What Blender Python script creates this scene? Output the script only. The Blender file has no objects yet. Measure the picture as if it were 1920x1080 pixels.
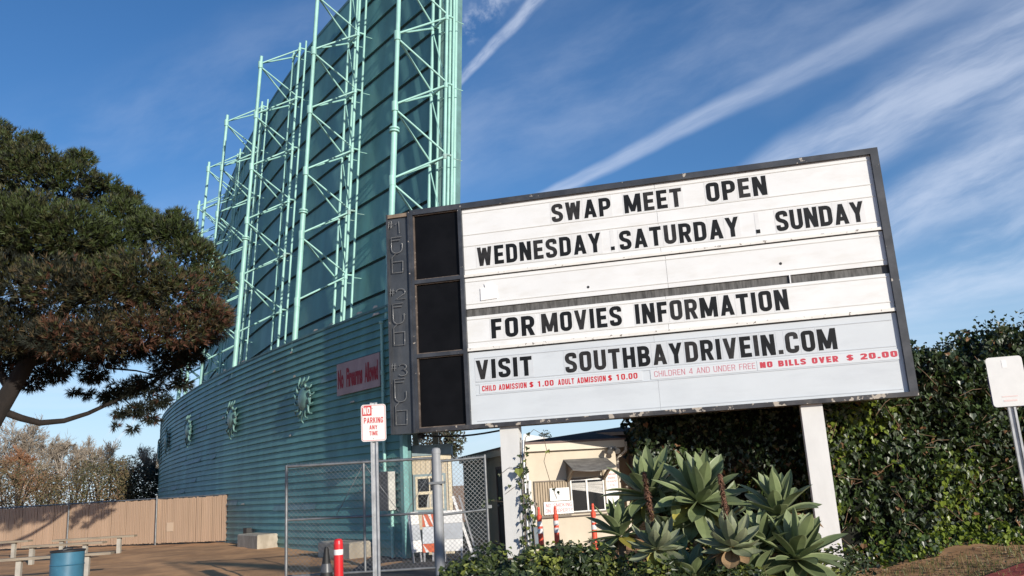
import bpy, math, random
from mathutils import Vector, Matrix
R = math.radians
PI = math.pi
rnd = random.Random(7)
scene = bpy.context.scene
COL = scene.collection

# ---------------------------------------------------------------- camera
EYE = Vector((0, 0, 1.6)); PITCH, ROLL, FPX = .2303, -.0588, 1550.0
_f = Vector((0, math.cos(PITCH), math.sin(PITCH))); _u = Vector((0, -math.sin(PITCH), math.cos(PITCH))); _r = Vector((1, 0, 0))
CR = _r*math.cos(ROLL) + _u*math.sin(ROLL); CU = -_r*math.sin(ROLL) + _u*math.cos(ROLL); CF = _f
cam = bpy.data.cameras.new('camera'); cam.sensor_width = 36; cam.lens = 36*FPX/1920; cam.clip_end = 6000; cam.clip_start = .05
camo = bpy.data.objects.new('camera', cam); COL.objects.link(camo)
camo.matrix_world = Matrix.Translation(EYE) @ Matrix((CR, CU, -CF)).transposed().to_4x4()
scene.camera = camo
def ray(x, y): return CR*((x-960)/FPX) - CU*((y-540)/FPX) + CF
def at(x, y, Y):                       # point of the place seen at pixel x, y of the survey photo, Y metres away
    d = ray(x, y); return EYE + d*(Y/d.y)

# ---------------------------------------------------------------- light
SUN_AZ, SUN_EL = R(33), R(15.5)        # azimuth to the right of straight behind the camera
SDIR = Vector((math.sin(SUN_AZ)*math.cos(SUN_EL), -math.cos(SUN_AZ)*math.cos(SUN_EL), math.sin(SUN_EL)))
sl = bpy.data.lights.new('sun', 'SUN'); sl.energy = 4.6; sl.angle = R(.5); sl.color = (1, .925, .81)
slo = bpy.data.objects.new('sun', sl); COL.objects.link(slo); slo.rotation_euler = SDIR.to_track_quat('Z', 'Y').to_euler()
slo.location = SDIR*60
vs = scene.view_settings
vs.view_transform = 'Standard'; vs.look = 'None'; vs.gamma = 1; vs.exposure = .17; vs.use_curve_mapping = False
scene.cycles.max_bounces = 6; scene.cycles.transparent_max_bounces = 8
scene.cycles.use_denoising = True

class NT:                              # tiny node helper
    def __init__(s, tree): s.t = tree; s.n = tree.nodes; s.l = tree.links
    def new(s, t, **k):
        n = s.n.new(t)
        for a, b in k.items(): setattr(n, a, b)
        return n
    def put(s, v, sock):
        if isinstance(v, bpy.types.NodeSocket): s.l.new(v, sock)
        elif v is not None: sock.default_value = v
    def m(s, op, a, b=None, c=None, clamp=False):
        n = s.new('ShaderNodeMath', operation=op); n.use_clamp = clamp
        for i, v in enumerate((a, b, c)):
            if v is not None: s.put(v, n.inputs[i])
        return n.outputs[0]
    def dot(s, a, b):
        n = s.new('ShaderNodeVectorMath', operation='DOT_PRODUCT'); s.put(a, n.inputs[0]); s.put(b, n.inputs[1]); return n.outputs['Value']
    def comb(s, x, y, z):
        n = s.new('ShaderNodeCombineXYZ')
        for i, v in enumerate((x, y, z)): s.put(v, n.inputs[i])
        return n.outputs[0]
    def noise(s, vec, scale, detail=4, rough=.55):
        n = s.new('ShaderNodeTexNoise'); s.put(vec, n.inputs['Vector']); n.inputs['Scale'].default_value = scale
        n.inputs['Detail'].default_value = detail; n.inputs['Roughness'].default_value = rough; return n.outputs['Fac']
    def ramp(s, v, a, b, lo=0., hi=1.):
        n = s.new('ShaderNodeMapRange', interpolation_type='SMOOTHSTEP'); s.put(v, n.inputs[0])
        for i, q in enumerate((a, b, lo, hi)): s.put(q, n.inputs[i+1])
        return n.outputs[0]
    def mix(s, f, a, b):
        n = s.new('ShaderNodeMix', data_type='RGBA'); s.put(f, n.inputs[0]); s.put(a, n.inputs[6]); s.put(b, n.inputs[7]); return n.outputs[2]
def c4(c): return (c[0], c[1], c[2], 1)

# ---------------------------------------------------------------- sky with cirrus and contrails (all by direction)
w = bpy.data.worlds.new('World'); scene.world = w; w.use_nodes = True
k = NT(w.node_tree); k.n.clear()
out = k.new('ShaderNodeOutputWorld'); bg = k.new('ShaderNodeBackground'); bg.inputs[1].default_value = .11
k.l.new(bg.outputs[0], out.inputs[0])
sky = k.new('ShaderNodeTexSky', sky_type='NISHITA'); sky.sun_disc = False; sky.sun_elevation = SUN_EL
sky.sun_rotation = math.atan2(SDIR.x, SDIR.y); sky.altitude = 50; sky.air_density = 1.0; sky.dust_density = .0; sky.ozone_density = 2.5
D = k.new('ShaderNodeTexCoord').outputs['Generated']
def streak(p, q, w0, w1, seed, s_al, s_ac, wob):
    a, b = ray(*p).normalized(), ray(*q).normalized()
    N = a.cross(b).normalized(); T = (b - a*(a.dot(b))).normalized(); L = math.acos(a.dot(b))
    al = k.m('DIVIDE', k.m('ARCTAN2', k.dot(D, tuple(T)), k.dot(D, tuple(a))), L)
    ac = k.dot(D, tuple(N))
    wn = k.noise(k.comb(k.m('MULTIPLY', al, s_al), seed, 0), 1, 3)
    ac2 = k.m('ADD', ac, k.m('MULTIPLY', k.m('SUBTRACT', wn, .5), wob))
    wd = k.m('ADD', w0, k.m('MULTIPLY', al, w1-w0)); wd = k.m('MAXIMUM', wd, .002)
    core = k.ramp(k.m('DIVIDE', k.m('ABSOLUTE', ac2), wd), .25, 1., 1., 0.)
    tex = k.noise(k.comb(k.m('MULTIPLY', al, s_al*1.3), k.m('MULTIPLY', ac2, s_ac), seed*3.), 1, 7, .6)
    return core, tex, al
tot = None
def addc(v):
    global tot
    tot = v if tot is None else k.m('ADD', tot, v)
c, t, al = streak((1040, 358), (1780, -5), .010, .024, 2.3, 3.2, 70, .016)
addc(k.m('MULTIPLY', k.m('MULTIPLY', c, k.ramp(t, .2, .75, .45, 1.)), k.m('MULTIPLY', k.ramp(al, -.35, .0, 0., 1.), k.ramp(al, .0, 1.1, .46, .15))))
c, t, al = streak((858, 155), (1008, -2), .007, .011, 7.1, 2.5, 90, .006)
addc(k.m('MULTIPLY', k.m('MULTIPLY', c, k.ramp(t, .3, .7, .25, 1.)), .42))
c, t, al = streak((858, 75), (935, -12), .02, .026, 9.4, 3, 60, .02)
addc(k.m('MULTIPLY', k.m('MULTIPLY', c, k.ramp(t, .42, .75, .0, 1.)), .34))
c, t, al = streak((1400, 345), (1930, 105), .035, .085, 4.2, 1.5, 34, .05)
addc(k.m('MULTIPLY', k.m('MULTIPLY', c, k.ramp(t, .25, .75, .25, 1.)), .50))
c, t, al = streak((1600, 450), (1935, 285), .035, .07, 5.9, 1.3, 34, .04)
addc(k.m('MULTIPLY', k.m('MULTIPLY', c, k.ramp(t, .25, .75, .25, 1.)), .52))
c, t, al = streak((1640, 560), (1940, 450), .055, .07, 3.7, 1.0, 30, .05)
addc(k.m('MULTIPLY', k.m('MULTIPLY', c, k.ramp(t, .35, .75, .05, 1.)), .36))
c, t, al = streak((870, 250), (1500, 20), .10, .13, 8.8, 1.5, 14, .08)
addc(k.m('MULTIPLY', k.m('MULTIPLY', c, k.ramp(t, .3, .8, .1, 1.)), .20))
c, t, al = streak((120, 330), (640, 90), .10, .10, 6.1, 1.2, 12, .08)
addc(k.m('MULTIPLY', k.m('MULTIPLY', c, k.ramp(t, .38, .8, .0, 1.)), .13))
sx = k.new('ShaderNodeSeparateXYZ'); k.l.new(D, sx.inputs[0])
low = k.noise(k.comb(k.m('MULTIPLY', sx.outputs[0], 3), 0., k.m('MULTIPLY', sx.outputs[2], 34)), 1, 5)
addc(k.m('MULTIPLY', k.m('MULTIPLY', k.ramp(low, .42, .75), k.ramp(sx.outputs[2], .02, .32, 1., 0.)), .30))
tot = k.m('MINIMUM', tot, .8)
g = k.new('ShaderNodeHueSaturation'); g.inputs['Saturation'].default_value = 1.22; g.inputs['Value'].default_value = 1.0; k.l.new(sky.outputs[0], g.inputs['Color'])
gm = k.new('ShaderNodeMix', data_type='RGBA', blend_type='MULTIPLY'); gm.inputs[0].default_value = 1; k.l.new(g.outputs[0], gm.inputs[6]); gm.inputs[7].default_value = (.97, .97, 1.10, 1)
skyc = k.mix(k.ramp(sx.outputs[2], -.02, .30, .8, 0.), gm.outputs[2], (4.4, 6.0, 7.9, 1))
k.l.new(k.mix(tot, skyc, (6.9, 7.5, 8.7, 1)), bg.inputs[0])

# ---------------------------------------------------------------- materials
MATS = {}
def mat(name, rgb, rough=.6, var=0., vscale=6., metal=0., stretch=(1, 1, 1), bump=0., bscale=40., chips=None, spec=.5, trans=0., dirt=None):
    """rgb base with noise variation; chips=(rgb, scale, threshold) patches of another paint; dirt=(rgb, amount, scale, stretch)"""
    if name in MATS: return MATS[name]
    m = bpy.data.materials.new(name); m.use_nodes = True; t = NT(m.node_tree)
    b = t.n['Principled BSDF']; b.inputs['Roughness'].default_value = rough; b.inputs['Metallic'].default_value = metal
    b.inputs['Specular IOR Level'].default_value = spec
    co = t.new('ShaderNodeTexCoord').outputs['Object']
    mp = t.new('ShaderNodeMapping'); mp.inputs['Scale'].default_value = stretch; t.l.new(co, mp.inputs[0]); v = mp.outputs[0]
    col = c4(rgb)
    if var:
        n = t.noise(v, vscale, 6, .6)
        col = t.mix(t.ramp(n, .28, .72), c4([x*(1-var) for x in rgb]), c4([min(.95, x*(1+var)) for x in rgb]))
    if dirt:
        mp2 = t.new('ShaderNodeMapping'); mp2.inputs['Scale'].default_value = dirt[3]; t.l.new(co, mp2.inputs[0])
        n = t.noise(mp2.outputs[0], dirt[2], 6, .65)
        col = t.mix(t.m('MULTIPLY', t.ramp(n, .45, .75), dirt[1]), col, c4(dirt[0]))
    if chips:
        n = t.noise(co, chips[1], 5, .62)
        col = t.mix(t.ramp(n, chips[2], chips[2]+.02), col, c4(chips[0]))
    t.put(col, b.inputs['Base Color'])
    if bump:
        bn = t.new('ShaderNodeBump'); bn.inputs['Strength'].default_value = bump; bn.inputs['Distance'].default_value = .02
        t.l.new(t.noise(v, bscale, 5), bn.inputs['Height']); t.l.new(bn.outputs[0], b.inputs['Normal'])
    if trans:
        tr = t.new('ShaderNodeBsdfTranslucent'); t.put(col, tr.inputs[0])
        ms = t.new('ShaderNodeMixShader'); ms.inputs[0].default_value = trans
        o = t.n['Material Output']; t.l.new(b.outputs[0], ms.inputs[1]); t.l.new(tr.outputs[0], ms.inputs[2]); t.l.new(ms.outputs[0], o.inputs[0])
    MATS[name] = m; return m

# ---------------------------------------------------------------- mesh builder
ROOTM = {}
class MB:
    def __init__(s): s.v = []; s.f = []; s.mi = []; s.sm = []
    def add(s, vs_, fs, mi=0, sm=False):
        o = len(s.v); s.v += [tuple(p) for p in vs_]
        for f in fs: s.f.append([i+o for i in f]); s.mi.append(mi); s.sm.append(sm)
        return s
    def box(s, lo, hi, mi=0):
        x0, y0, z0 = lo; x1, y1, z1 = hi
        return s.add([(x0, y0, z0), (x1, y0, z0), (x1, y1, z0), (x0, y1, z0), (x0, y0, z1), (x1, y0, z1), (x1, y1, z1), (x0, y1, z1)],
                     [(0, 3, 2, 1), (4, 5, 6, 7), (0, 1, 5, 4), (1, 2, 6, 5), (2, 3, 7, 6), (3, 0, 4, 7)], mi)
    def bar(s, p, q, wx, wy, up=(0, 0, 1), mi=0):        # box beam from p to q, wx across, wy along up
        p, q = Vector(p), Vector(q); d = (q-p).normalized(); u = Vector(up); a = d.cross(u)
        if a.length < 1e-4: a = d.cross(Vector((0, 1, 0)))
        a.normalize(); b = a.cross(d).normalized(); a *= wx/2; b *= wy/2
        vv = [p-a-b, p+a-b, p+a+b, p-a+b, q-a-b, q+a-b, q+a+b, q-a+b]
        return s.add(vv, [(0, 1, 2, 3), (7, 6, 5, 4), (0, 4, 5, 1), (1, 5, 6, 2), (2, 6, 7, 3), (3, 7, 4, 0)], mi)
    def tube(s, pts, rad, n=8, mi=0, cap=True):
        pts = [Vector(p) for p in pts]; m = len(pts)
        rad = rad if isinstance(rad, (list, tuple)) else [rad]*m
        d0 = (pts[1]-pts[0]).normalized(); a = d0.orthogonal().normalized(); vv = []
        for i, p in enumerate(pts):
            d = (pts[min(i+1, m-1)]-pts[max(i-1, 0)]).normalized()
            a = (a - d*a.dot(d))
            a = a.normalized() if a.length > 1e-6 else d.orthogonal().normalized()
            b = d.cross(a)
            vv += [p + (a*math.cos(2*PI*j/n) + b*math.sin(2*PI*j/n))*rad[i] for j in range(n)]
        s.add(vv, [(i*n+j, i*n+(j+1) % n, (i+1)*n+(j+1) % n, (i+1)*n+j) for i in range(m-1) for j in range(n)], mi, n > 5)
        if cap: s.add(vv[:n], [tuple(range(n))[::-1]], mi); s.add(vv[-n:], [tuple(range(n))], mi)
        return s
    def lathe(s, c, prof, n=24, mi=0, ax=(0, 0, 1)):     # prof: (r, z[, mi]) rings going up
        c = Vector(c); ax = Vector(ax).normalized(); a = ax.orthogonal().normalized(); b = ax.cross(a)
        for i in range(len(prof)-1):
            p, q = prof[i], prof[i+1]; vv = []
            for r_, z_ in (p[:2], q[:2]): vv += [c+ax*z_+(a*math.cos(2*PI*j/n)+b*math.sin(2*PI*j/n))*max(r_, 1e-4) for j in range(n)]
            s.add(vv, [(j, (j+1) % n, n+(j+1) % n, n+j) for j in range(n)], p[2] if len(p) > 2 else mi, abs(p[0]-q[0]) < .4*abs(p[1]-q[1])+1e-9)
        return s
    def prism(s, poly, y0, y1, mi=0):                    # polygon in x,z (counter-clockwise seen from -y); front at y0, back at y1
        n = len(poly)
        s.add([(x, y0, z) for x, z in poly], [tuple(range(n))], mi); s.add([(x, y1, z) for x, z in poly], [tuple(range(n))[::-1]], mi)
        return s.add([(x, y0, z) for x, z in poly]+[(x, y1, z) for x, z in poly], [((i+1) % n, i, n+i, n+(i+1) % n) for i in range(n)], mi)
    def build(s, name, m, parent=None, world=False):
        me = bpy.data.meshes.new(name); vv = s.v
        if world and parent is not None:
            inv = ROOTM[parent.name].inverted(); vv = [inv @ Vector(p) for p in vv]
        me.from_pydata([tuple(p) for p in vv], [], s.f)
        ms = m if isinstance(m, (list, tuple)) else [m]
        for q in ms: me.materials.append(q)
        me.polygons.foreach_set('material_index', s.mi); me.polygons.foreach_set('use_smooth', s.sm); me.update()
        o = bpy.data.objects.new(name, me); COL.objects.link(o)
        if parent is not None: o.parent = parent; ROOTM[o.name] = ROOTM[parent.name]
        else: ROOTM[o.name] = Matrix.Identity(4)
        return o
def tag(o, label=None, cat=None, group=None, kind=None):
    for a, b in (('label', label), ('category', cat), ('group', group), ('kind', kind)):
        if b: o[a] = b
    return o
def thing(name, loc, rz, label, cat, group=None):
    o = bpy.data.objects.new(name, None); COL.objects.link(o); o.empty_display_size = .2
    o.location = loc; o.rotation_euler = (0, 0, rz)
    ROOTM[o.name] = Matrix.Translation(Vector(loc)) @ Matrix.Rotation(rz, 4, 'Z')
    return tag(o, label, cat, group)
def rescale(root, k, ground):           # size a finished thing up or down as seen from the eye, its foot put back on the ground
    old = ROOTM[root.name]; loc = EYE+(old.translation-EYE)*k; loc.z = ground(loc.x, loc.y)
    new = Matrix.Translation(loc) @ Matrix.Rotation(root.rotation_euler.z, 4, 'Z')
    M = new.inverted() @ Matrix.Translation(EYE) @ Matrix.Scale(k, 4) @ Matrix.Translation(-EYE) @ old
    def rec(o):
        if o.type == 'MESH': o.data.transform(M)
        for c in o.children: rec(c)
    rec(root); root.location = loc; ROOTM[root.name] = new
def copy_tree(o, parent=None):
    c = o.copy(); COL.objects.link(c); c.parent = parent
    for ch in list(o.children): copy_tree(ch, c)
    return c

# lettering: built-in font, fitted to a box x0..x1, z0..z1 on the plane y (front faces -y)
def text_mb(txt, x0, x1, z0, z1, y, bold=.0, th=.003, mb=None, mi=0):
    cu = bpy.data.curves.new('t', 'FONT'); cu.body = txt; cu.size = 1; cu.offset = bold; cu.resolution_u = 3; cu.extrude = 0
    o = bpy.data.objects.new('t', cu); COL.objects.link(o)
    dg = bpy.context.evaluated_depsgraph_get(); me = bpy.data.meshes.new_from_object(o.evaluated_get(dg))
    vv = [v.co.copy() for v in me.vertices]; ff = [tuple(p.vertices) for p in me.polygons]
    bpy.data.objects.remove(o); bpy.data.curves.remove(cu); bpy.data.meshes.remove(me)
    ax, bx = min(v.x for v in vv), max(v.x for v in vv); ay, by = min(v.y for v in vv), max(v.y for v in vv)
    mb = mb or MB()
    mb.add([(x0+(v.x-ax)/(bx-ax)*(x1-x0), y, z0+(v.y-ay)/(by-ay)*(z1-z0)) for v in vv], ff, mi)
    return mb

# condensed gothic letters from strokes (unit height)
def _rp(pts, r=.17, n=4):              # round the corners of a polyline
    o = [Vector(pts[0])]
    for i in range(1, len(pts)-1):
        p, c, q = Vector(pts[i-1]), Vector(pts[i]), Vector(pts[i+1])
        a, b = (p-c), (q-c); ra = min(r, a.length*.5, b.length*.5); a.normalize(); b.normalize()
        s, e = c+a*ra, c+b*ra
        for j in range(n+1):
            t = j/n; o.append(s*(1-t)**2 + c*2*t*(1-t) + e*t*t)
    o.append(Vector(pts[-1])); return o
T = .195
def glyph(ch, T=T):
    """returns width, list of strokes; stroke = ('p', pts, closed) centre line or ('d', x0,z0,x1,z1) slanted bar cut level"""
    W = dict(W=.76, M=.78, I=T, A=.62, Y=.6, T=.54, E=.48, F=.46, L=.44, N=.58, V=.6).get(ch, .56)
    h = T/2; a, b, lo, hi = h, W-h, h, 1-h
    P = lambda *p, r=.17: ('p', _rp(list(p), r), False)
    V_ = lambda x: ('d', x, 0, x, 1)
    Hb = lambda z, x0=a, x1=W: ('p', [Vector((x0, z)), Vector((x1, z))], False)
    S = {
     'S': [P((b, .70), (b, hi), (a, hi), (a, .57), (b, .43), (b, lo), (a, lo), (a, .30), r=.2)],
     'W': [('d', h, 1, .21, 0), ('d', W/2, .95, .21, 0), ('d', W/2, .95, W-.21, 0), ('d', W-h, 1, W-.21, 0)],
     'A': [('d', h, 0, W/2, 1), ('d', W-h, 0, W/2, 1), Hb(.27, .18, W-.18)],
     'P': [V_(h), P((a, hi), (b, hi), (b, .44), (a, .44), r=.2)],
     'M': [V_(h), V_(W-h), ('d', h+.03, 1, W/2, .06), ('d', W-h-.03, 1, W/2, .06)],
     'E': [V_(h), Hb(hi), Hb(.5, a, W-.04), Hb(lo)], 'F': [V_(h), Hb(hi), Hb(.5, a, W-.04)],
     'T': [V_(W/2), Hb(hi, 0, W)], 'L': [V_(h), Hb(lo)], 'I': [V_(W/2)],
     'O': [('p', _rp([(W/2, hi), (b, hi), (b, lo), (a, lo), (a, hi), (W/2, hi)], .2), True)],
     'N': [V_(h), V_(W-h), ('d', h+.02, 1, W-h-.02, 0)],
     'D': [V_(h), P((a, hi), (b, hi), (b, lo), (a, lo), r=.2)],
     'Y': [('d', h, 1, W/2, .42), ('d', W-h, 1, W/2, .42), ('d', W/2, 0, W/2, .45)],
     'U': [P((a, 1), (a, lo), (b, lo), (b, 1), r=.2)],
     'R': [V_(h), P((a, hi), (b, hi), (b, .46), (a, .46), r=.2), ('d', W-h-.16, .46, W-h, 0)],
     'V': [('d', h, 1, W/2, 0), ('d', W-h, 1, W/2, 0)],
     'C': [P((b, .66), (b, hi), (a, hi), (a, lo), (b, lo), (b, .34), r=.2)],
     'H': [V_(h), V_(W-h), Hb(.5, a, b)],
     'B': [V_(h), P((a, hi), (b-.02, hi), (b-.02, .53), (a, .53), r=.18), P((a, .49), (b, .49), (b, lo), (a, lo), r=.18)],
     'G': [P((b, .68), (b, hi), (a, hi), (a, lo), (b, lo), (b, .46), (W/2, .46), r=.2)],
     'Q': [('p', _rp([(W/2, hi), (b, hi), (b, lo), (a, lo), (a, hi), (W/2, hi)], .2), True), ('d', W*.55, .3, W-h*.6, -.06)],
     'K': [V_(h), ('d', W-h-.02, 1, h+.06, .42), ('d', W-h, 0, W*.42, .6)],
     '0': [('p', _rp([(W/2, hi), (b, hi), (b, lo), (a, lo), (a, hi), (W/2, hi)], .2), True)],
     '1': [V_(W/2), Hb(.82, .04, W/2)],
     '2': [P((a, .72), (a, hi), (b, hi), (b, .55), (a, .2), (a, lo), r=.17), Hb(lo, 0, W)],
     '4': [V_(W-h-.06), Hb(.27, 0, W), ('d', h+.02, .3, W-h-.08, 1)],
     '$': [P((b, .72), (b, hi-.07), (a, hi-.07), (a, .56), (b, .44), (b, lo+.07), (a, lo+.07), (a, .28), r=.2), ('d', W/2, 0, W/2, 1)],
     '.': [],
    }[ch]
    if ch == '.': return T, [('d', T/2, 0, T/2, T)]
    return W, S
def glyph_mb(ch, x, z, hgt, y, dep=.008, T=T, wsc=1., mb=None):
    W, S = glyph(ch, T); mb = mb or MB(); h = T/2; k_ = 0
    def quad(pp):
        pp = [(x+p[0]*hgt*wsc, z+p[1]*hgt) for p in pp]
        ar = sum(pp[i][0]*pp[(i+1) % 4][1]-pp[(i+1) % 4][0]*pp[i][1] for i in range(4))
        if ar < 0: pp = pp[::-1]
        if dep: mb.prism(pp, y-dep-.0002*k_, y)
        else: mb.add([(p[0], y-.0002*k_, p[1]) for p in pp], [(0, 1, 2, 3)])
    for s in S:
        k_ += 1
        if s[0] == 'd':
            _, x0, z0, x1, z1 = s; ln = math.hypot(x1-x0, z1-z0); e = h*ln/abs(z1-z0)*(.95 if x0 != x1 else 1)
            quad([(x0-e, z0), (x0+e, z0), (x1+e, z1), (x1-e, z1)])
        else:
            p = s[1]; n = len(p); L, Rr = [], []
            for i in range(n):
                if s[2] and i in (0, n-1): d = (p[1]-p[n-2]).normalized()
                else: d = (p[min(i+1, n-1)]-p[max(i-1, 0)]).normalized()
                nn = Vector((-d.y, d.x))*h; L.append(p[i]+nn); Rr.append(p[i]-nn)
            for i in range(n-1): quad([Rr[i], Rr[i+1], L[i+1], L[i]])
    return mb
def gtext(txt, x0, x1, z0, z1, y, T=.17, mb=None):      # a line of gothic lettering fitted to a box, flat
    h = z1-z0; ws = [.32 if c == ' ' else glyph(c, T)[0] for c in txt]; g_ = .13; tot_ = sum(ws)+g_*(len(txt)-1); sc = (x1-x0)/(tot_*h); x = x0; mb = mb or MB()
    for c, w_ in zip(txt, ws):
        if c != ' ': glyph_mb(c, x, z0, h, y, 0, T, sc, mb)
        x += (w_+g_)*h*sc
    return mb
def gwidth(ch): return glyph(ch)[0]

# leaves: bent little blades scattered with given normals; mi picks the colour slot
def leaf(mb, p, nrm, up, ln, wd, mi, bend=.18, ivy=True):
    nrm = Vector(nrm).normalized(); up = Vector(up); a = nrm.cross(up)
    a = a.normalized() if a.length > 1e-4 else nrm.orthogonal().normalized()
    t = a.cross(nrm).normalized()
    p = Vector(p); b = nrm*(bend*wd)
    if ivy:
        vv = [p-t*ln*.42, p-t*ln*.5+a*wd*.38+b, p-t*ln*.1+a*wd*.55+b, p+t*ln*.12+a*wd*.26+b*.6, p+t*ln*.55, p+t*ln*.12-a*wd*.26+b*.6, p-t*ln*.1-a*wd*.55+b, p-t*ln*.5-a*wd*.38+b]
        mb.add(vv, [(0, 1, 2, 3, 4), (0, 4, 5, 6, 7)], mi)
    else:
        vv = [p-t*ln*.5, p+a*wd*.5+b, p+t*ln*.5, p-a*wd*.5+b]
        mb.add(vv, [(0, 1, 2), (0, 2, 3)], mi)
def rv(s=1.): 
    while 1:
        v = Vector((rnd.uniform(-1, 1), rnd.uniform(-1, 1), rnd.uniform(-1, 1)))
        if .05 < v.length < 1: return v.normalized()*s

# ================================================================ SETTING
def sstep(a, b, x):
    t = max(0, min(1, (x-a)/(b-a))); return t*t*(3-2*t)
def gz0(x, y): return .15*sstep(10.8, 13.6, y) + .15*max(0, min(1.6, x-4.8))*sstep(7.5, 10.5, y)
HK = 1.27
def gz(x, y):                          # the verge at the right lies lower and climbs to the right
    b = sstep(2.0, 4.6, x); return (1-b)*(.15*sstep(10.8, 13.6, y)+.09*sstep(15.5, 19, y)+.08*sstep(19, 24, y)) + b*(1.6*(1-HK)+HK*gz0(x/HK, y/HK))
def ghit(px, py):
    d = ray(px, py); lo, hi = 3., 60.
    for _ in range(50):
        m = (lo+hi)/2; p = EYE+d*(m/d.y)
        if p.z > gz(p.x, p.y): lo = m
        else: hi = m
    return EYE+d*(lo/d.y)
def frange(a, b, n): return [a+(b-a)*i/n for i in range(n+1)]
def sheet(xs, ys, dz, seed=0, rough=0.):
    mb = MB(); rr = random.Random(seed)
    vv = [(x, y, gz(x, y)+dz+(rr.uniform(-rough, rough) if abs(x) < 30 and y < 45 else 0)) for y in ys for x in xs]
    n = len(xs)
    mb.add(vv, [(j*n+i, j*n+i+1, (j+1)*n+i+1, (j+1)*n+i) for j in range(len(ys)-1) for i in range(n-1)], 0, True); return mb
xs = [-3000, -600, -150, -60] + frange(-30, 20, 140) + [40, 150, 600, 3000]
ys = [-400, -60, -10, 0] + frange(4, 44, 80) + [55, 80, 150, 400, 1200, 3000]
M_dirt = mat('dirt', (.50, .275, .13), .95, .3, 1.3, bump=.2, bscale=9, dirt=((.33, .175, .08), .85, .8, (1, 1, 1)))
tag(sheet(xs, ys, 0, 3, .014).build('ground', M_dirt), kind='structure')
M_asph = mat('asphalt', (.058, .056, .055), .9, .3, 4, bump=.3, bscale=60)
tag(sheet(frange(-3.3, .9, 10), frange(7, 19.2, 24), .012).build('driveway', M_asph), kind='structure')
mb = MB(); ka, kb = ghit(1868, 1080), ghit(1921, 1062); kd = (kb-ka).normalized()
kp = [((ka+kd*q).x, (ka+kd*q).y) for q in (-3, -2, -1, -.5, 0, .5, 1, 1.5, 2.5, 4)]
for (x0, y0), (x1, y1) in zip(kp, kp[1:]):
    d = Vector((x1-x0, y1-y0, 0)).normalized(); nn = Vector((d.y, -d.x, 0))
    a, b = Vector((x0, y0, gz(x0, y0))), Vector((x1, y1, gz(x1, y1)))
    q = [a+nn*.5, b+nn*.5, b, a]; h = Vector((0, 0, .06)); dn = Vector((0, 0, -.2))
    mb.add([p+h for p in q]+[p+dn for p in q], [(0, 1, 2, 3), (3, 2, 6, 7), (1, 0, 4, 5)])
tag(mb.build('kerb', mat('red_kerb', (.36, .075, .06), .8, .25, 9, chips=((.3, .27, .24), 14, .66))), kind='structure')
mb = MB(); mb.add([(-40, 6.2, gz(-40, 6)+.004), (3.4, 6.2, .004), (3.4, 7.6, .004), (-40, 7.6, .004)], [(0, 1, 2, 3)])
tag(mb.build('pavement', mat('concrete', (.32, .30, .27), .9, .2, 3, bump=.2)), kind='structure')

# ================================================================ CURVED WALL AND SCREEN
CC = Vector((68.7, 80.44, 0)); RR = 94.93; A0 = R(-138.82); LEAN = .066
def cyl(arc, ins, z, lean=0.):
    a = A0+arc/RR; r = RR-ins-lean*(z-5.6); return Vector((CC.x+r*math.cos(a), CC.y+r*math.sin(a), z))
def oncyl(x, y, ins=0.):                # where the sight line of a survey pixel meets the wall: arc, z
    d = ray(x, y); ox, oy = EYE.x-CC.x, EYE.y-CC.y; a = d.x*d.x+d.y*d.y; b = ox*d.x+oy*d.y; kk = ox*ox+oy*oy-(RR-ins)**2
    t = (-b-math.sqrt(b*b-a*kk))/a; P = EYE+d*t
    return (math.atan2(P.y-CC.y, P.x-CC.x)-A0)*RR, P.z
def basis(arc):
    a = A0+arc/RR; nin = Vector((-math.cos(a), -math.sin(a), 0)); ta = Vector((-math.sin(a), math.cos(a), 0)); return nin, ta
WT = 5.6
def drop(arc): return max(0, -arc-11)*.05
M_wall = mat('teal_siding', (.11, .27, .255), .5, .22, 1.4, stretch=(1, 1, .35), bump=.12, bscale=14, chips=((.5, .62, .6), 7, .765),
             dirt=((.088, .19, .185), .7, .5, (1, 1, .5)))
M_teal_d = mat('teal_trim', (.10, .21, .21), .6, .2, 3)
M_mint = mat('mint_paint', (.30, .55, .49), .45, .12, 2.5, chips=((.30, .42, .38), 9, .72))
wall = thing('siding_wall', cyl(.5, 0, .1), 0, 'long curved wall of dark teal lap siding at the foot of the drive-in screen', 'wall')
mb = MB(); N = 34; ph = (WT+.1)/N; arcs = frange(.4, -64, 66)
rr = random.Random(5)
dj = {}
for i in range(N):
    z0 = -.1+i*ph; prev = None
    for j, ar in enumerate(arcs):
        wob = rr.uniform(-.006, .006)
        b, t, u = cyl(ar, -.040+wob, z0), cyl(ar, .004, z0+ph+.006), cyl(ar, .012, z0)
        if prev: mb.add([prev[0], b, t, prev[1]], [(1, 0, 3, 2)]); mb.add([prev[0], b, u, prev[2]], [(0, 1, 2, 3)])
        prev = (b, t, u)
mb.build('siding', M_wall, wall, True)
mb = MB(); prev = None
for ar in arcs:
    q = [cyl(ar, -.03, WT+.005), cyl(ar, .22, WT+.005), cyl(ar, .22, -.1), cyl(ar, .02, -.1), cyl(ar, .02, WT-.02), cyl(ar, -.03, WT-.045)]
    if prev: mb.add(prev+q, [(0, 6, 7, 1), (1, 7, 8, 2), (5, 11, 6, 0), (4, 10, 11, 5)])
    prev = q
mb.build('wall_cap', M_teal_d, wall, True)
nin, ta = basis(.4); p0 = cyl(.4, -.03, 0)
mb = MB(); q = p0+nin*.13-ta*.02; mb.bar(q+Vector((0, 0, -.1)), q+Vector((0, 0, WT-.06)), .04, .2, tuple(nin)); mb.build('end_board', M_teal_d, wall, True)
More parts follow.
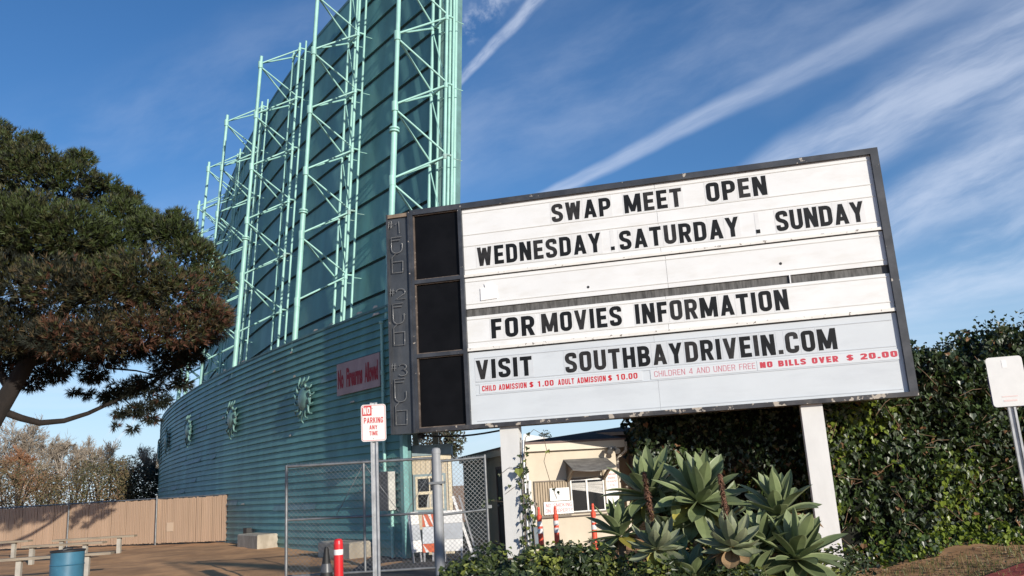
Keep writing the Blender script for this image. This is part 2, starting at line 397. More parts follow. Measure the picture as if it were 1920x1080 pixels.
mb = MB(); p = p0+nin*.03+ta*.03; mb.bar(p+Vector((0, 0, -.1)), p+Vector((0, 0, WT)), .12, .12, tuple(nin)); mb.build('corner_trim', mat('teal_corner', (.16, .34, .33), .55, .2, 4, chips=((.5, .6, .57), 12, .68)), wall, True)
mb = MB(); r3 = random.Random(21)      # slipped and replaced strips
for _ in range(26):
    a0_, i = r3.uniform(-40, -.5), r3.randrange(3, N-1); z0 = -.1+i*ph; L = r3.uniform(.6, 3.2); dzz = r3.uniform(-.03, .01)
    q0, q1 = [cyl(a0_-L*f, -.056, z0-.004+dzz*f) for f in (0, 1)], [cyl(a0_-L*f, -.012, z0+ph*.86+dzz*f) for f in (0, 1)]
    mb.add([q0[0], q0[1], q1[1], q1[0]], [(0, 3, 2, 1)])
mb.build('replaced_strip', mat('teal_strip', (.125, .225, .235), .5, .2, 3), wall, True)
mb = MB()
for _ in range(34):
    a0_ = -r3.random()**1.3*30; z0 = WT+.004 if r3.random() < .45 else -.1+r3.randrange(6, N)*ph; L = r3.uniform(.08, .35)
    mb.add([cyl(a0_, -.062, z0+.005), cyl(a0_-L, -.062, z0+.008), cyl(a0_-L*.8, -.055, z0+r3.uniform(.03, .07)), cyl(a0_-L*.2, -.055, z0+r3.uniform(.03, .06))], [(0, 3, 2, 1)])
mb.build('bare_spot', mat('bare_wood', (.55, .50, .42), .8, .3, 9), wall, True)
# pipes running down the wall near its end
ar1, zt = oncyl(722, 607); p = cyl(ar1, -.09, 0)
mb = MB(); mb.tube([(p.x, p.y, 1.75), (p.x, p.y, zt)], .035, 10); mb.lathe((p.x, p.y, zt), [(.035, -.02), (.055, 0), (.055, .05), (.001, .07)], 10)
mb.tube([(p.x, p.y, zt*.78), (p.x, p.y, zt*.78+.1)], .045, 10); mb.tube([(p.x, p.y, 3.0), (p.x, p.y, 3.1)], .045, 10); mb.build('conduit', M_mint, wall, True)
ar2, _ = oncyl(742, 960); p = cyl(ar2, -.09, 0)
mb = MB(); mb.tube([(p.x, p.y, .0), (p.x, p.y, 1.25)], .035, 10); mb.build('conduit', M_mint, wall, True)

M_scr = mat('screen_siding', (.108, .27, .262), .5, .16, 1.2, stretch=(1, 1, .25), bump=.08, bscale=10, dirt=((.22, .40, .38), .5, .9, (1.4, 1.4, .22)))
M_seam = mat('screen_seam', (.012, .03, .033), .8, .2, 3)
screen = thing('drive_in_screen', cyl(-15, 1.5, .15), 0, 'huge curved teal drive-in movie screen seen from behind with mint steel trusses', 'movie screen')
S_IN = 1.78; ST = 17.55; SA0, SA1 = -.12, -33.5
mb = MB(); mq = MB(); arcs = frange(SA0, SA1, 36); zz = []; z = ST-.0
while z > 3.2: zz.append(z); z -= .975
for zt_ in zz:
    zb = zt_-.975; prev = None
    for ar in arcs:
        dd = drop(ar); t, b, u = cyl(ar, S_IN, zt_-dd, LEAN), cyl(ar, S_IN-.055, zb-.02-dd, LEAN), cyl(ar, S_IN+.01, zb-.02-dd, LEAN)
        s0, s1 = cyl(ar, S_IN-.012, zb-dd, LEAN), cyl(ar, S_IN-.012, zb-.085-dd, LEAN)
        if prev:
            mb.add([prev[0], t, b, prev[1]], [(0, 1, 2, 3)]); mb.add([prev[1], b, u, prev[2]], [(0, 1, 2, 3)])
            mb.add([prev[3], s0, s1, prev[4]], [(0, 1, 2, 3)], 1)
        prev = (t, b, u, s0, s1)
mb.build('screen_back', [M_scr, M_seam], screen, True)
mb = MB(); prev = None
for ar in arcs:
    ST_ = ST-drop(ar)
    q = [cyl(ar, S_IN-.02, ST_+.02, LEAN), cyl(ar, S_IN+.25, ST_+.02, LEAN), cyl(ar, S_IN+.25, 3, LEAN), cyl(ar, S_IN-.02, ST_-.10, LEAN), cyl(ar, S_IN+.015, ST_-.10, LEAN), cyl(ar, S_IN+.015, 3, LEAN)]
    if prev: mb.add(prev+q, [(0, 6, 7, 1), (1, 7, 8, 2), (0, 3, 9, 6)])
    prev = q
for ar in (SA0, SA1): mb.add([cyl(ar, S_IN, 3, LEAN), cyl(ar, S_IN+.25, 3, LEAN), cyl(ar, S_IN+.25, ST+.02, LEAN), cyl(ar, S_IN, ST-drop(ar)+.02, LEAN)], [(0, 1, 2, 3)])
mb.build('screen_face', M_teal_d, screen, True)
mb = MB(); n = 44                         # ribbed sheet next to the end of the screen
for i in range(n):
    a0_, a1_ = -1.05+.8*i/n, -1.05+.8*(i+1)/n; h0, h1 = (.075 if i % 2 else .115), (.075 if (i+1) % 2 else .115)
    mb.add([cyl(a0_, S_IN-h0, 4, LEAN), cyl(a1_, S_IN-h1, 4, LEAN), cyl(a1_, S_IN-h1, ST-.3, LEAN), cyl(a0_, S_IN-h0, ST-.3, LEAN)], [(0, 1, 2, 3)])
mb.build('ribbed_sheet', mat('rib_teal', (.15, .33, .315), .5, .1, 3), screen, True)
for dar, ins, rad in ((-.14, 1.66, .04), (-.08, 1.80, .045)):
    mb = MB(); mb.tube([cyl(dar, ins, 3, LEAN), cyl(dar, ins, ST+.1, LEAN)], rad, 8); mb.build('edge_post', M_mint, screen, True)
M_flange = mat('flange_grey', (.26, .40, .37), .5, .2, 10)
NZ = [16.35-1.92*i for i in range(6)]; TI = 1.22; DZ = .7; AA, AB = -.27, .37
for kk in range(7):
    a0_ = (-.13, -5.02, -10.03, -14.85, -19.5, -24.2, -28.6)[kk]; dz_ = drop(a0_)
    def pt(da, ins, z): return cyl(a0_+da, ins+.06+(0, 0, 0, .08, .26, .45, .6)[kk], z-dz_ if z > 5.4 else z, LEAN)
    mb = MB(); zf = 9.9 if kk != 1 else 9.3
    mb.tube([pt(0, 0, 5.3), pt(0, 0, zf)], .075, 12); mb.tube([pt(0, 0, zf), pt(0, 0, 16.62)], .056, 12)
    for e in (-.035, .035): mb.tube([pt(0, 0, zf+e-.022), pt(0, 0, zf+e+.022)], .125, 14)
    for z in NZ: mb.lathe(tuple(pt(0, 0, z-.2)), [(.05, 0), (.082, .01), (.082, .25), (.05, .26)], 10)
    tw = mb.build('truss_tower', M_mint, screen, True)
    for da in (AA, AB):
        mb = MB(); mb.tube([pt(da, TI, 3.3), pt(da, TI, 17.3)], .042, 8); mb.build('inner_post', M_mint, tw, True)
        mb = MB(); mb.tube([pt(da, TI+.22, 3.3), pt(da, TI+.22, 17.45)], .034, 8); mb.build('screen_post', M_mint, tw, True)
    for i, z in enumerate(NZ):
        for da in (AA, AB):
            mb = MB(); mb.tube([pt(0, 0, z), pt(da, TI, z+DZ)], .027, 8); mb.build('strut', M_mint, tw, True)
            if i+1 < len(NZ): mb = MB(); mb.tube([pt(0, 0, z-.13), pt(da, TI, NZ[i+1]+DZ+.1)], .026, 8); mb.build('diagonal_brace', M_mint, tw, True)
        mb = MB(); mb.tube([pt(AA, TI, z+DZ), pt(AB, TI, z+DZ)], .03, 8)
        for da in (AA, AB):
            mb.tube([pt(da, TI, z+DZ+.06), pt(da, TI+.22, z+DZ+.06)], .03, 8); mb.tube([pt(da, TI+.22, z+DZ), pt(da, S_IN-.03, z+DZ)], .012, 5)
            mb.lathe(tuple(pt(da, TI, z+DZ-.08)), [(.042, 0), (.058, .01), (.058, .13), (.042, .14)], 10)
        mb.build('cross_tie', M_flange if i == 4 else M_mint, tw, True)
        if i+1 < len(NZ): mb = MB(); mb.tube([pt(AA, TI, z+DZ-.1), pt(AB, TI, NZ[i+1]+DZ+.1)], .018, 6); mb.build('face_brace', M_mint, tw, True)

# sun ornaments on the wall
M_sun = mat('teal_metal', (.125, .245, .23), .4, .25, 7, chips=((.35, .44, .42), 20, .7))
def sun_orn(arc, z, label):
    nin, ta = basis(arc); P = cyl(arc, -.07, z); rz = math.atan2(ta.y, ta.x)
    t = thing('sun_ornament', P, rz, label, 'ornament', 'sun ornaments on the curved wall')
    mb = MB(); mb.lathe((0, 0, 0), [(.34, 0), (.335, .02), (.29, .07), (.2, .11), (.1, .13), (.001, .135)], 28, 0, (0, -1, 0)); mb.build('sun_disc', M_sun, t)
    for i in range(14):
        a = 2*PI*i/14+.2; ln = .31 if i % 2 == 0 else .24; d = Vector((math.cos(a), 0, math.sin(a))); s = Vector((-d.z, 0, d.x)); mb = MB(); pts = []
        for j in range(9):
            q = j/8; pts.append(d*(.30+ln*q)+s*(.055*math.sin(q*6.0))+Vector((0, -.03-.05*math.sin(q*PI), 0)))
        mb.tube(pts, [.034*(1-.7*j/8)+.007 for j in range(9)], 6); mb.build('ray', M_sun, t)
ps = [((577, 748), 'teal metal sun face hung on the wall beside the white firearms sign'), ((441, 786), 'teal metal sun hung on the wall above the end of the tan slat fence'),
      ((359, 807), 'third sun face along the curved wall, a dark curved outline'), ((318, 825), 'small dark sun face second from the far left end of the wall'),
      ((303, 845), 'farthest sun face at the wall edge next to the bare trees')]
aa = [oncyl(*p[0])[0] for p in ps]
for (p, lab) in ps:
    ar, z = oncyl(*p); sun_orn(ar, z, lab)

# firearms sign
a_l, zl = oncyl(638, 714); a_r, zr = oncyl(718, 691)
nin, ta = basis((a_l+a_r)/2); P = cyl((a_l+a_r)/2, -.085, 0); wd = (a_r-a_l)
t = thing('wall_sign', P, math.atan2(ta.y, ta.x), 'weathered white No Firearms Allowed sign on the teal wall', 'sign')
zt_ = (oncyl(637, 685)[1]+oncyl(718, 660)[1])/2; zb_ = (oncyl(639, 745)[1]+oncyl(718, 722)[1])/2
mb = MB(); mb.box((-wd/2, 0, zb_), (wd/2, .03, zt_)); mb.build('sign_board', mat('old_white_board', (.38, .29, .30), .6, .14, 2.2, dirt=((.27, .20, .21), .6, 1.5, (1, 1, .5))), t)
M_dred = mat('dark_red_ink', (.28, .006, .02), .6)
hh = zt_-zb_
for w_, a, b in (('No', -.47, -.33), ('Firearms', -.26, .12), ('Allowed', .17, .47)): text_mb(w_, wd*a, wd*b, zb_+hh*.2, zb_+hh*.8, -.004, .05).build('lettering', M_dred, t)
# switch box and flood lamp on the wall
ar, z = oncyl(738, 917); nin, ta = basis(ar); P = cyl(ar, -.06, z)
t = thing('electric_box', P, math.atan2(ta.y, ta.x), 'tall pale electric box on the wall end behind the chain-link gate', 'electric box')
mb = MB(); mb.box((-.14, -.17, -.42), (.16, 0, .36)); mb.build('box', mat('box_paint', (.50, .49, .45), .5, .2, 6, chips=((.2, .25, .24), 14, .7)), t)
mb = MB(); mb.box((-.15, -.195, -.43), (.17, -.172, .37)); mb.build('box_door', mat('box_door', (.10, .10, .10), .5, .2, 6), t)
mb = MB(); mb.tube([(-.32, -.10, .25), (-.32, -.22, .18)], [.05, .10], 12); mb.tube([(-.32, 0, .28), (-.32, -.11, .25)], .03, 8); mb.build('lamp', mat('lamp_white', (.6, .58, .53), .5), t)
ar, z = oncyl(475, 998); nin, ta = basis(ar); P = cyl(ar, -.1, z)
t = thing('flood_light', P, math.atan2(ta.y, ta.x), 'small black flood light low on the wall above the white block', 'light')
mb = MB(); mb.box((-.14, -.14, -.13), (.14, .0, .13)); mb.build('housing', mat('black_metal', (.012, .012, .013), .5), t)
mb = MB(); mb.box((-.03, 0, -.2), (.03, .06, .02)); mb.build('bracket', mat('black_metal', (0, 0, 0)), t)
# concrete blocks at the wall foot
M_conc = mat('block_concrete', (.43, .385, .31), .9, .18, 3, bump=.3, bscale=20, dirt=((.24, .2, .15), .7, 2, (1, 1, .5)))
def conc_block(px, py, L, W, H, rz, label):
    c = ghit(px, py); c = c-Vector((math.cos(rz), math.sin(rz), 0))*L/2+Vector((-math.sin(rz), math.cos(rz), 0))*W/2; t = MB(); b = .03
    t.box((-L/2, -W/2, 0), (L/2, W/2, H-b)); t.add([(-L/2, -W/2, H-b), (L/2, -W/2, H-b), (L/2, W/2, H-b), (-L/2, W/2, H-b), (-L/2+b, -W/2+b, H), (L/2-b, -W/2+b, H), (L/2-b, W/2-b, H), (-L/2+b, W/2-b, H)],
      [(4, 5, 6, 7), (0, 1, 5, 4), (1, 2, 6, 5), (2, 3, 7, 6), (3, 0, 4, 7)])
    o = t.build('concrete_block', M_conc); o.location = (c.x, c.y, gz(c.x, c.y)-.02); o.rotation_euler = (0, 0, rz); tag(o, label, 'block', 'concrete blocks along the wall foot')
conc_block(482, 1030, 1.55, .55, .36, -.93, 'pale concrete block on the dirt beside the end of the tan fence')
conc_block(655, 1049, 1.45, .52, .34, -.88, 'pale concrete block behind the red bollard and chain-link panel')

# ================================================================ MARQUEE SIGN
YAW = .2224
MO = Vector((-1.5, 11.78, 0)); MZ = 2.35
mq_ = thing('marquee_sign', (MO.x, MO.y, 0), -YAW, 'big white drive-in marquee with black changeable letters on two white posts', 'sign')
M_frame = mat('frame_slate', (.034, .038, .047), .45, .3, 3, chips=((.42, .38, .33), 5.5, .655), dirt=((.10, .10, .105), .5, 2, (1, 1, 1)))
M_white = mat('panel_white', (.745, .75, .75), .38, .03, 1.2, dirt=((.64, .62, .585), .6, 2.2, (.5, 1, 1.6)))
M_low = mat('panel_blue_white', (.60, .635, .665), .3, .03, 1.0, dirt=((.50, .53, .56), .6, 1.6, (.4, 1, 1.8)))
M_flk = mat('ledge_white', (.74, .72, .68), .5, .05, 4, chips=((.22, .19, .16), 13, .615))
def mbx(name, m, *boxes, parent=None):
    mb = MB()
    for x0, y0, z0, x1, y1, z1 in boxes: mb.box((x0, y0, MZ+z0), (x1, y1, MZ+z1))
    return mb.build(name, m, parent or mq_)
D0 = .26
mbx('frame', M_frame, (.045, -.03, 3.205, 6.605, D0, 3.285), (6.507, -.03, .058, 6.605, D0, 3.205), (.045, -.03, .058, .085, D0, 3.205), (.787, -.03, .058, .843, D0, 3.205),
    (.085, -.03, 2.145, .787, .1, 2.2), (.085, -.03, 1.056, .787, .1, 1.108))
mbx('frame_rail', mat('frame_peeling', (.036, .036, .042), .5, .35, 3, chips=((.42, .37, .31), 4.2, .575), dirt=((.14, .13, .12), .6, 2, (1, 1, 1))), (.045, -.03, 0, 6.605, D0, .058))
mbx('cabinet_back', M_frame, (.086, .12, .059, 6.506, D0-.01, 3.204))
M_blk = mat('black_panel', (.005, .005, .006), .45, .3, 2, spec=.12)
for z0, z1 in ((.085, 1.03), (1.13, 2.12), (2.225, 3.18)): mbx('dark_panel', M_blk, (.103, .03, z0, .772, .06, z1))
M_lip = mat('rusty_lip', (.11, .085, .07), .6, .4, 6, chips=((.4, .33, .27), 10, .62))
for z0, z1 in ((.058, 1.056), (1.108, 2.145), (2.2, 3.205)):
    mbx('panel_lip', M_lip, (.0855, .0, z0, .102, .1, z1), (.773, .0, z0, .7865, .1, z1), (.102, .0, z0, .773, .1, z0+.016), (.102, .0, z1-.014, .773, .1, z1))
X0, X1 = .845, 6.505
mbx('upper_panel', M_white, (X0, .02, 2.175, 3.66, .06, 3.203), (3.664, .02, 2.175, X1, .06, 3.203))
mbx('blank_panel', M_white, (X0, .02, 1.698, 3.71, .06, 2.15), (3.714, .02, 1.698, X1, .06, 2.15))
mbx('movie_panel', M_white, (X0, .02, 1.09, 3.66, .06, 1.583), (3.664, .02, 1.09, X1, .06, 1.583))
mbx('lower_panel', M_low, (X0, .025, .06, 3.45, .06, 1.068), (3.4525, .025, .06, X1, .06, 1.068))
mbx('gap_slot', mat('slot_grime', (.10, .098, .095), .8, .5, 5, stretch=(4, 1, .6)), (X0, .045, 1.584, X1, .07, 1.697)); mbx('slot_divider', M_white, (5.285, .015, 1.584, 5.30, .044, 1.697))
mbx('ledge', M_flk, (X0, -.012, 2.163, X1, .019, 2.2)); mbx('ledge', M_flk, (X0, -.012, 1.083, X1+.06, .019, 1.125))
M_dk = mat('ledge_shade', (.03, .03, .032), .8)  # colour of the painted shade line under the ledges; screw holes share it
mbx('ledge_shade', M_dk, (X0, .012, 2.151, X1, .05, 2.1625)); mbx('ledge_shade', M_dk, (X0, .012, 1.069, X1, .05, 1.0825))  # dark strips painted as the shade below each ledge
M_rail = mat('letter_rail', (.64, .63, .60), .4, .06, 3)
for z in (2.795, 3.135, 2.275, 2.625, 2.09, 1.76, 1.205, 1.535): mbx('letter_rail', M_rail, (X0+.01, .013, z, X1-.02, .0195, z+.012))
M_rail2 = mat('letter_rail_blue', (.50, .53, .565), .4, .05, 3)
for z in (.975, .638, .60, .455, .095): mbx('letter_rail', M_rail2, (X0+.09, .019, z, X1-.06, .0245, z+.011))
M_ltr = mat('letter_black', (.008, .009, .010), .5, .25, 5, spec=.25); M_ltr2 = mat('letter_faded', (.024, .023, .023), .5, .4, 6, spec=.25)
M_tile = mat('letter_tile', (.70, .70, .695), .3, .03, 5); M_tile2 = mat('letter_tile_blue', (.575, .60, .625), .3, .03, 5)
tmpy = 0
def word(txt, x0, x1, z, h, low=False):
    ws = [gwidth(c)*h for c in txt]; sc = max(1., min(1.2, (x1-x0)/(sum(ws)+.13*h*(len(txt)-1)))) if txt != '.' else 1.; ws = [q*sc for q in ws]; gap = (x1-x0-sum(ws))/max(1, len(txt)-1); x = x0
    for c, w_ in zip(txt, ws):
        pad = min(.05, max(.001, gap*.47))
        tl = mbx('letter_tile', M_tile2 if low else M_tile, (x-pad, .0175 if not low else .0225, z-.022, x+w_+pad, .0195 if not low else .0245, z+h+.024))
        dz = rnd.uniform(-.004, .004)
        gm = glyph_mb(c, x, MZ+z+dz, h, .0165 if not low else .0215, .002, wsc=sc); gm.build('letter', M_ltr2 if rnd.random() < .25 else M_ltr, tl); x += w_+gap
for a in (('SWAP', 2.18, 3.03, 2.83, .27), ('MEET', 3.222, 4.02, 2.83, .27), ('OPEN', 4.355, 5.155, 2.835, .275), ('WEDNESDAY', 1.045, 2.85, 2.315, .28), ('.', 2.985, 3.04, 2.315, .27),
          ('SATURDAY', 3.11, 4.73, 2.305, .275), ('.', 4.945, 5.0, 2.31, .27), ('SUNDAY', 5.213, 6.325, 2.305, .28), ('FOR', 1.2, 1.826, 1.235, .28), ('MOVIES', 1.927, 3.047, 1.245, .275), ('INFORMATION', 3.235, 5.23, 1.24, .275)): word(*a)
word('VISIT', .945, 1.752, .675, .27, True); word('SOUTHBAYDRIVEIN.COM', 2.219, 5.754, .665, .275, True)
M_red = mat('red_ink', (.52, .02, .03), .5); M_pink = mat('faded_red_ink', (.52, .20, .24), .5); M_red2 = mat('old_red_ink', (.50, .045, .07), .5)
M_strip = mat('price_strip', (.63, .655, .68), .3)
def strip(items, x0, x1, m, bold):
    s = mbx('price_strip', M_strip, (x0, .0185, .475, x1, .0245, .603)); mb = None
    for tx, a, b in items: gtext(tx, a, b, MZ+.505, MZ+.583, .018, bold).build('lettering', m, s)
strip((('CHILD ADMISSION', 1.02, 1.66), ('$ 1.00', 1.70, 2.04), ('ADULT ADMISSION', 2.10, 2.76), ('$ 10.00', 2.79, 3.187)), .985, 3.25, M_red, .20)
strip((('CHILDREN 4 AND UNDER FREE', 3.41, 4.715),), 3.36, 4.735, M_pink, .11)
strip((('NO BILLS OVER', 4.775, 5.74), ('$ 20.00', 5.84, 6.445)), 4.74, 6.475, M_red2, .24)
M_pap = mat('paper', (.83, .82, .81), .8, .03, 8)
mb = MB(); mb.prism([(1.07, MZ+1.80), (1.31, MZ+1.81), (1.30, MZ+1.995), (1.235, MZ+2.0), (1.245, MZ+2.045), (1.13, MZ+2.04), (1.145, MZ+1.985), (1.07, MZ+1.98)], .004, .0195); mb.build('torn_paper', M_pap, mq_)
for x, z in ((2.62, 1.83), (1.185, 1.92), (5.2, 1.865)):
    mb = MB(); mb.lathe((x, .0195, MZ+z), [(.02, 0), (.018, .004), (.001, .005)], 8, 0, (0, -1, 0)); mb.build('screw_hole', M_dk, mq_)
# side cabinet with dead neon tubes
M_cab = mat('cabinet_grey', (.045, .05, .058), .4, .25, 2, dirt=((.10, .10, .10), .5, 1.5, (2, 2, .3)))
nc = mbx('neon_cabinet', M_cab, (-.325, .0, 0, .044, .24, 3.255)); mbx('cabinet_rim', M_frame, (-.325, -.05, 0, -.305, -.001, 3.255), (.015, -.05, 0, .0445, -.001, 3.255), parent=nc)
mbx('cabinet_hood', mat('rust_hood', (.22, .165, .12), .7, .3, 6), (-.304, -.03, 3.2, .014, -.001, 3.254), parent=nc)
M_tub = mat('neon_glass', (.15, .155, .16), .2, .3, 10)
def zp(y): return MZ+3.25-(y-405)*.0079
def ntube(pts, r=.0065):
    mb = MB(); mb.tube([(x, -.03, z) for x, z in pts], r, 6); mb.build('neon_tube', M_tub, nc)
def arcp(cx, cz, rx, rz_, a0_, a1_, n=8): return [(cx+rx*math.cos(R(a0_+(a1_-a0_)*i/n)), cz+rz_*math.sin(R(a0_+(a1_-a0_)*i/n))) for i in range(n+1)]
for dg, y0, f0, u1, b0, b1 in (('1', 420, 450, 481, 486, 519), ('2', 551, 578, 616, 620, 656), ('3', 691, 718, 759, 763, 800)):
    xl = -.255; w_ = .17
    for q in (-.02, .02):
        ntube([(xl-.01+q, zp(y0-2)), (xl-.02+q, zp(y0+11))], .005); ntube([(xl-.055, zp(y0+4.5)+q), (xl+.03, zp(y0+4.5)+q)], .005)
    cx = xl+.115
    if dg == '1': ntube([(cx-.045, zp(y0+5)), (cx+.01, zp(y0)), (cx+.015, zp(y0+23))])
    if dg == '2': ntube(arcp(cx+.01, zp(y0+6), .07, .05, 170, -30)+[(cx-.06, zp(y0+19)), (cx+.085, zp(y0+19))])
    if dg == '3': ntube(arcp(cx+.01, zp(y0+5.5), .06, .04, 150, -90)+arcp(cx+.01, zp(y0+16), .065, .046, 90, -150))
    if dg == '1': f_ = []
    ntube([(xl+w_*.95, zp(f0)), (xl, zp(f0)), (xl, zp(f0+14))]); ntube([(xl, zp(f0+6)), (xl+w_*.8, zp(f0+6))])
    ntube([(xl, zp(f0+14))]+arcp(xl+w_/2, zp(u1-9), w_/2, .075, 180, 360)+[(xl+w_, zp(u1-18))])
    ntube([(xl+.06, zp(b0-3)), (xl+.005, zp(b0+3)), (xl+.005, zp(b1)), (xl+w_, zp(b1)), (xl+w_+.005, zp(b0+12)), (xl+.02, zp(b0+12))])
# posts, conduits and cable
M_post = mat('post_white', (.66, .655, .64), .6, .06, 3, stretch=(1, 1, .4), chips=((.36, .34, .31), 12, .74), bump=.06, bscale=20)
for x in (1.232, 5.21):
    mb = MB(); mb.box((x, .06, .33), (x+.265, .25, MZ-.001)); mb.build('post', M_post, mq_)
M_galv = mat('galvanised', (.42, .43, .44), .42, .18, 8, metal=.55)
for x, z0, z1, r_ in ((1.545, .2, 2.0, .022), (1.60, .15, 1.45, .03)):
    mb = MB(); mb.tube([(x, .05, z0), (x, .05, z1), (x, .10, z1+.15)], r_, 8); mb.build('conduit', M_galv if r_ < .025 else M_post, mq_)
mb = MB(); mb.box((1.63, .0, .78), (1.75, .10, 1.0)); mb.build('junction_box', mat('box_grey', (.26, .30, .33), .5, .1, 6), mq_)
mb = MB(); pts = [(.02, .2, MZ-.02)]+[(.02+1.25*i/8, .2, MZ-.03-.045*math.sin(PI*i/8)) for i in range(1, 9)]; mb.tube(pts, .013, 6); mb.lathe((.03, .2, MZ-.10), [(.001, 0), (.05, .01), (.05, .09), (.03, .11)], 10); mb.build('power_cable', mat('rubber', (.012, .012, .012), .6), mq_)

# ================================================================ CHAIN-LINK GATE
M_rail_s = mat('fence_steel', (.21, .218, .225), .5, .2, 9, metal=.6)
M_wire = mat('wire_steel', (.27, .275, .28), .45, .15, 9, metal=.5)
def mesh_panel(name, x0, x1, z0, z1, y, parent, sp=.074, r=.002, m=None):
    mb = MB()
    def seg(p, q, yy):
        p, q = Vector((p[0], yy, p[1])), Vector((q[0], yy, q[1])); d = (q-p).normalized(); s = Vector((-d.z, 0, d.x))*r; o = Vector((0, r, 0))
        vv = [p+s, p-o, p-s, p+o, q+s, q-o, q-s, q+o]; mb.add(vv, [(0, 4, 5, 1), (1, 5, 6, 2), (2, 6, 7, 3), (3, 7, 4, 0)])
    W, H = x1-x0, z1-z0; n = int((W+H)/sp)
    for i in range(1, n+1):
        c = i*sp                                   # x-x0 + z-z0 = c
        a = (x0+min(c, W), z0+max(0, c-W)); b = (x0+max(0, c-H), z0+min(c, H)); seg(a, b, y-.002)
        a = (x1-min(c, W), z0+max(0, c-W)); b = (x1-max(0, c-H), z0+min(c, H)); seg(a, b, y+.002)
    x = x0+.03                                     # twisted ends above the rail
    while x < x1:
        seg((x, z1), (x-.018, z1+.05), y); seg((x, z1), (x+.018, z1+.05), y); x += sp
    return mb.build(name, m or M_wire, parent)
gp = thing('chain_link_gate', (-2.72, 14.2, .15), 0, 'wide chain-link gate panel in front of the teal wall behind the no parking sign', 'gate')
def bars(name, par, m, *segs):
    mb = MB()
    for p, q, r_ in segs: mb.tube([p, q], r_, 8)
    return mb.build(name, m, par)
GL, GR, GT = -1.25, 1.215, 1.92
bars('frame', gp, M_rail_s, ((GL, 0, -.1), (GL, 0, GT+.02), .026), ((GR, 0, .12), (GR, 0, GT), .024), ((GL, 0, GT), (GR, 0, GT), .024), ((GL, 0, .16), (GR, 0, .16), .022))
bars('middle_rail', gp, M_rail_s, ((GL+.02, 0, 1.05), (GR-.02, 0, 1.03), .02)); bars('middle_post', gp, M_rail_s, ((.05, 0, .17), (.05, 0, GT-.02), .022))
bars('truss_rod', gp, M_rail_s, ((.03, .02, GT-.05), (-.42, .02, 1.08), .006), ((.07, .02, GT-.05), (.62, .02, 1.08), .006), ((1.19, .02, GT-.2), (.75, .02, 1.06), .006))
mesh_panel('wire_mesh', GL, GR, .17, GT, 0, gp)
P = (-1.445, 14.2, .12)
t = thing('gate_post', P, 0, 'thick grey steel gate post with a rounded cap between the two chain-link leaves', 'post')
mb = MB(); mb.lathe((0, 0, 0), [(.072, -.1), (.072, 2.02)], 18); mb.lathe((0, 0, 2.02), [(.078, 0), (.078, .05), (.066, .085), (.03, .10), (.001, .103)], 18); mb.build('pipe', mat('grey_pipe', (.29, .30, .315), .5, .15, 3, chips=((.2, .19, .18), 9, .72), dirt=((.16, .16, .17), .7, 1.5, (2, 2, .6))), t)
mb = MB(); mb.box((-.13, -.09, 1.52), (.13, .09, 1.56)); mb.build('hinge_band', M_rail_s, t)
g2 = thing('chain_link_gate', (-1.02, 14.25, .15), .10, 'narrow open chain-link gate leaf right of the thick grey post', 'gate')
bars('frame', g2, M_rail_s, ((-.36, 0, .1), (-.36, 0, 1.88), .02), ((.39, 0, .1), (.39, 0, 1.93), .024), ((-.36, 0, 1.86), (.39, 0, 1.89), .022), ((-.36, 0, .14), (.39, 0, .14), .02))
bars('middle_rail', g2, M_rail_s, ((-.34, 0, .99), (.37, 0, 1.03), .02)); mesh_panel('wire_mesh', -.35, .375, .15, 1.87, 0, g2, .074, .0028, mat('bright_wire', (.48, .48, .47), .4, .15, 9, metal=.3))
mb = MB(); mb.box((.40, -.03, 1.05), (.47, .03, 1.10)); mb.build('latch', M_rail_s, g2)

# ================================================================ SMALL STREET THINGS
c = at(634.5, 1040, 13.3); zb = gz(c.x, c.y)
t = thing('bollard', (c.x, c.y, zb), 0, 'bright red bollard with one white stripe in front of the chain-link gate', 'bollard')
mb = MB(); Hh = .76; mb.lathe((0, 0, 0), [(.072, -.1), (.072, Hh-.08), (.066, Hh-.03), (.045, Hh-.005), (.001, Hh)], 20); mb.build('sleeve', mat('bollard_red', (.62, .022, .028), .35, .08, 5), t)
mb = MB(); mb.lathe((0, 0, 0), [(.0725, Hh-.24), (.0735, Hh-.235), (.0735, Hh-.165), (.0725, Hh-.16)], 20); mb.build('stripe', mat('stripe_white', (.75, .74, .72), .4, .05, 8), t)
c = at(612, 1060, 12.75); zb = gz(c.x, c.y)
t = thing('traffic_cone', (c.x, c.y, zb), .3, 'traffic cone coloured near black for shade, with a darkened band beside the red bollard', 'traffic cone')
M_cone = mat('cone_shade_black', (.009, .0085, .0085), .6, .3, 8)  # shade is put into the cone's near-black colour; delineator base shares it
mb = MB(); mb.box((-.18, -.18, 0), (.18, .18, .03)); mb.build('base', M_cone, t)
mb = MB(); mb.lathe((0, 0, .03), [(.14, 0), (.03, .66), (.022, .68), (.001, .68)], 18); mb.build('cone_body', M_cone, t)
mb = MB(); mb.lathe((0, 0, .03), [(.0895, .32), (.0905, .325), (.0715, .44), (.0700, .445)], 18); mb.build('band', mat('band_shade_grey', (.07, .072, .08), .4, .2, 8), t)  # band greyed to carry the same shade

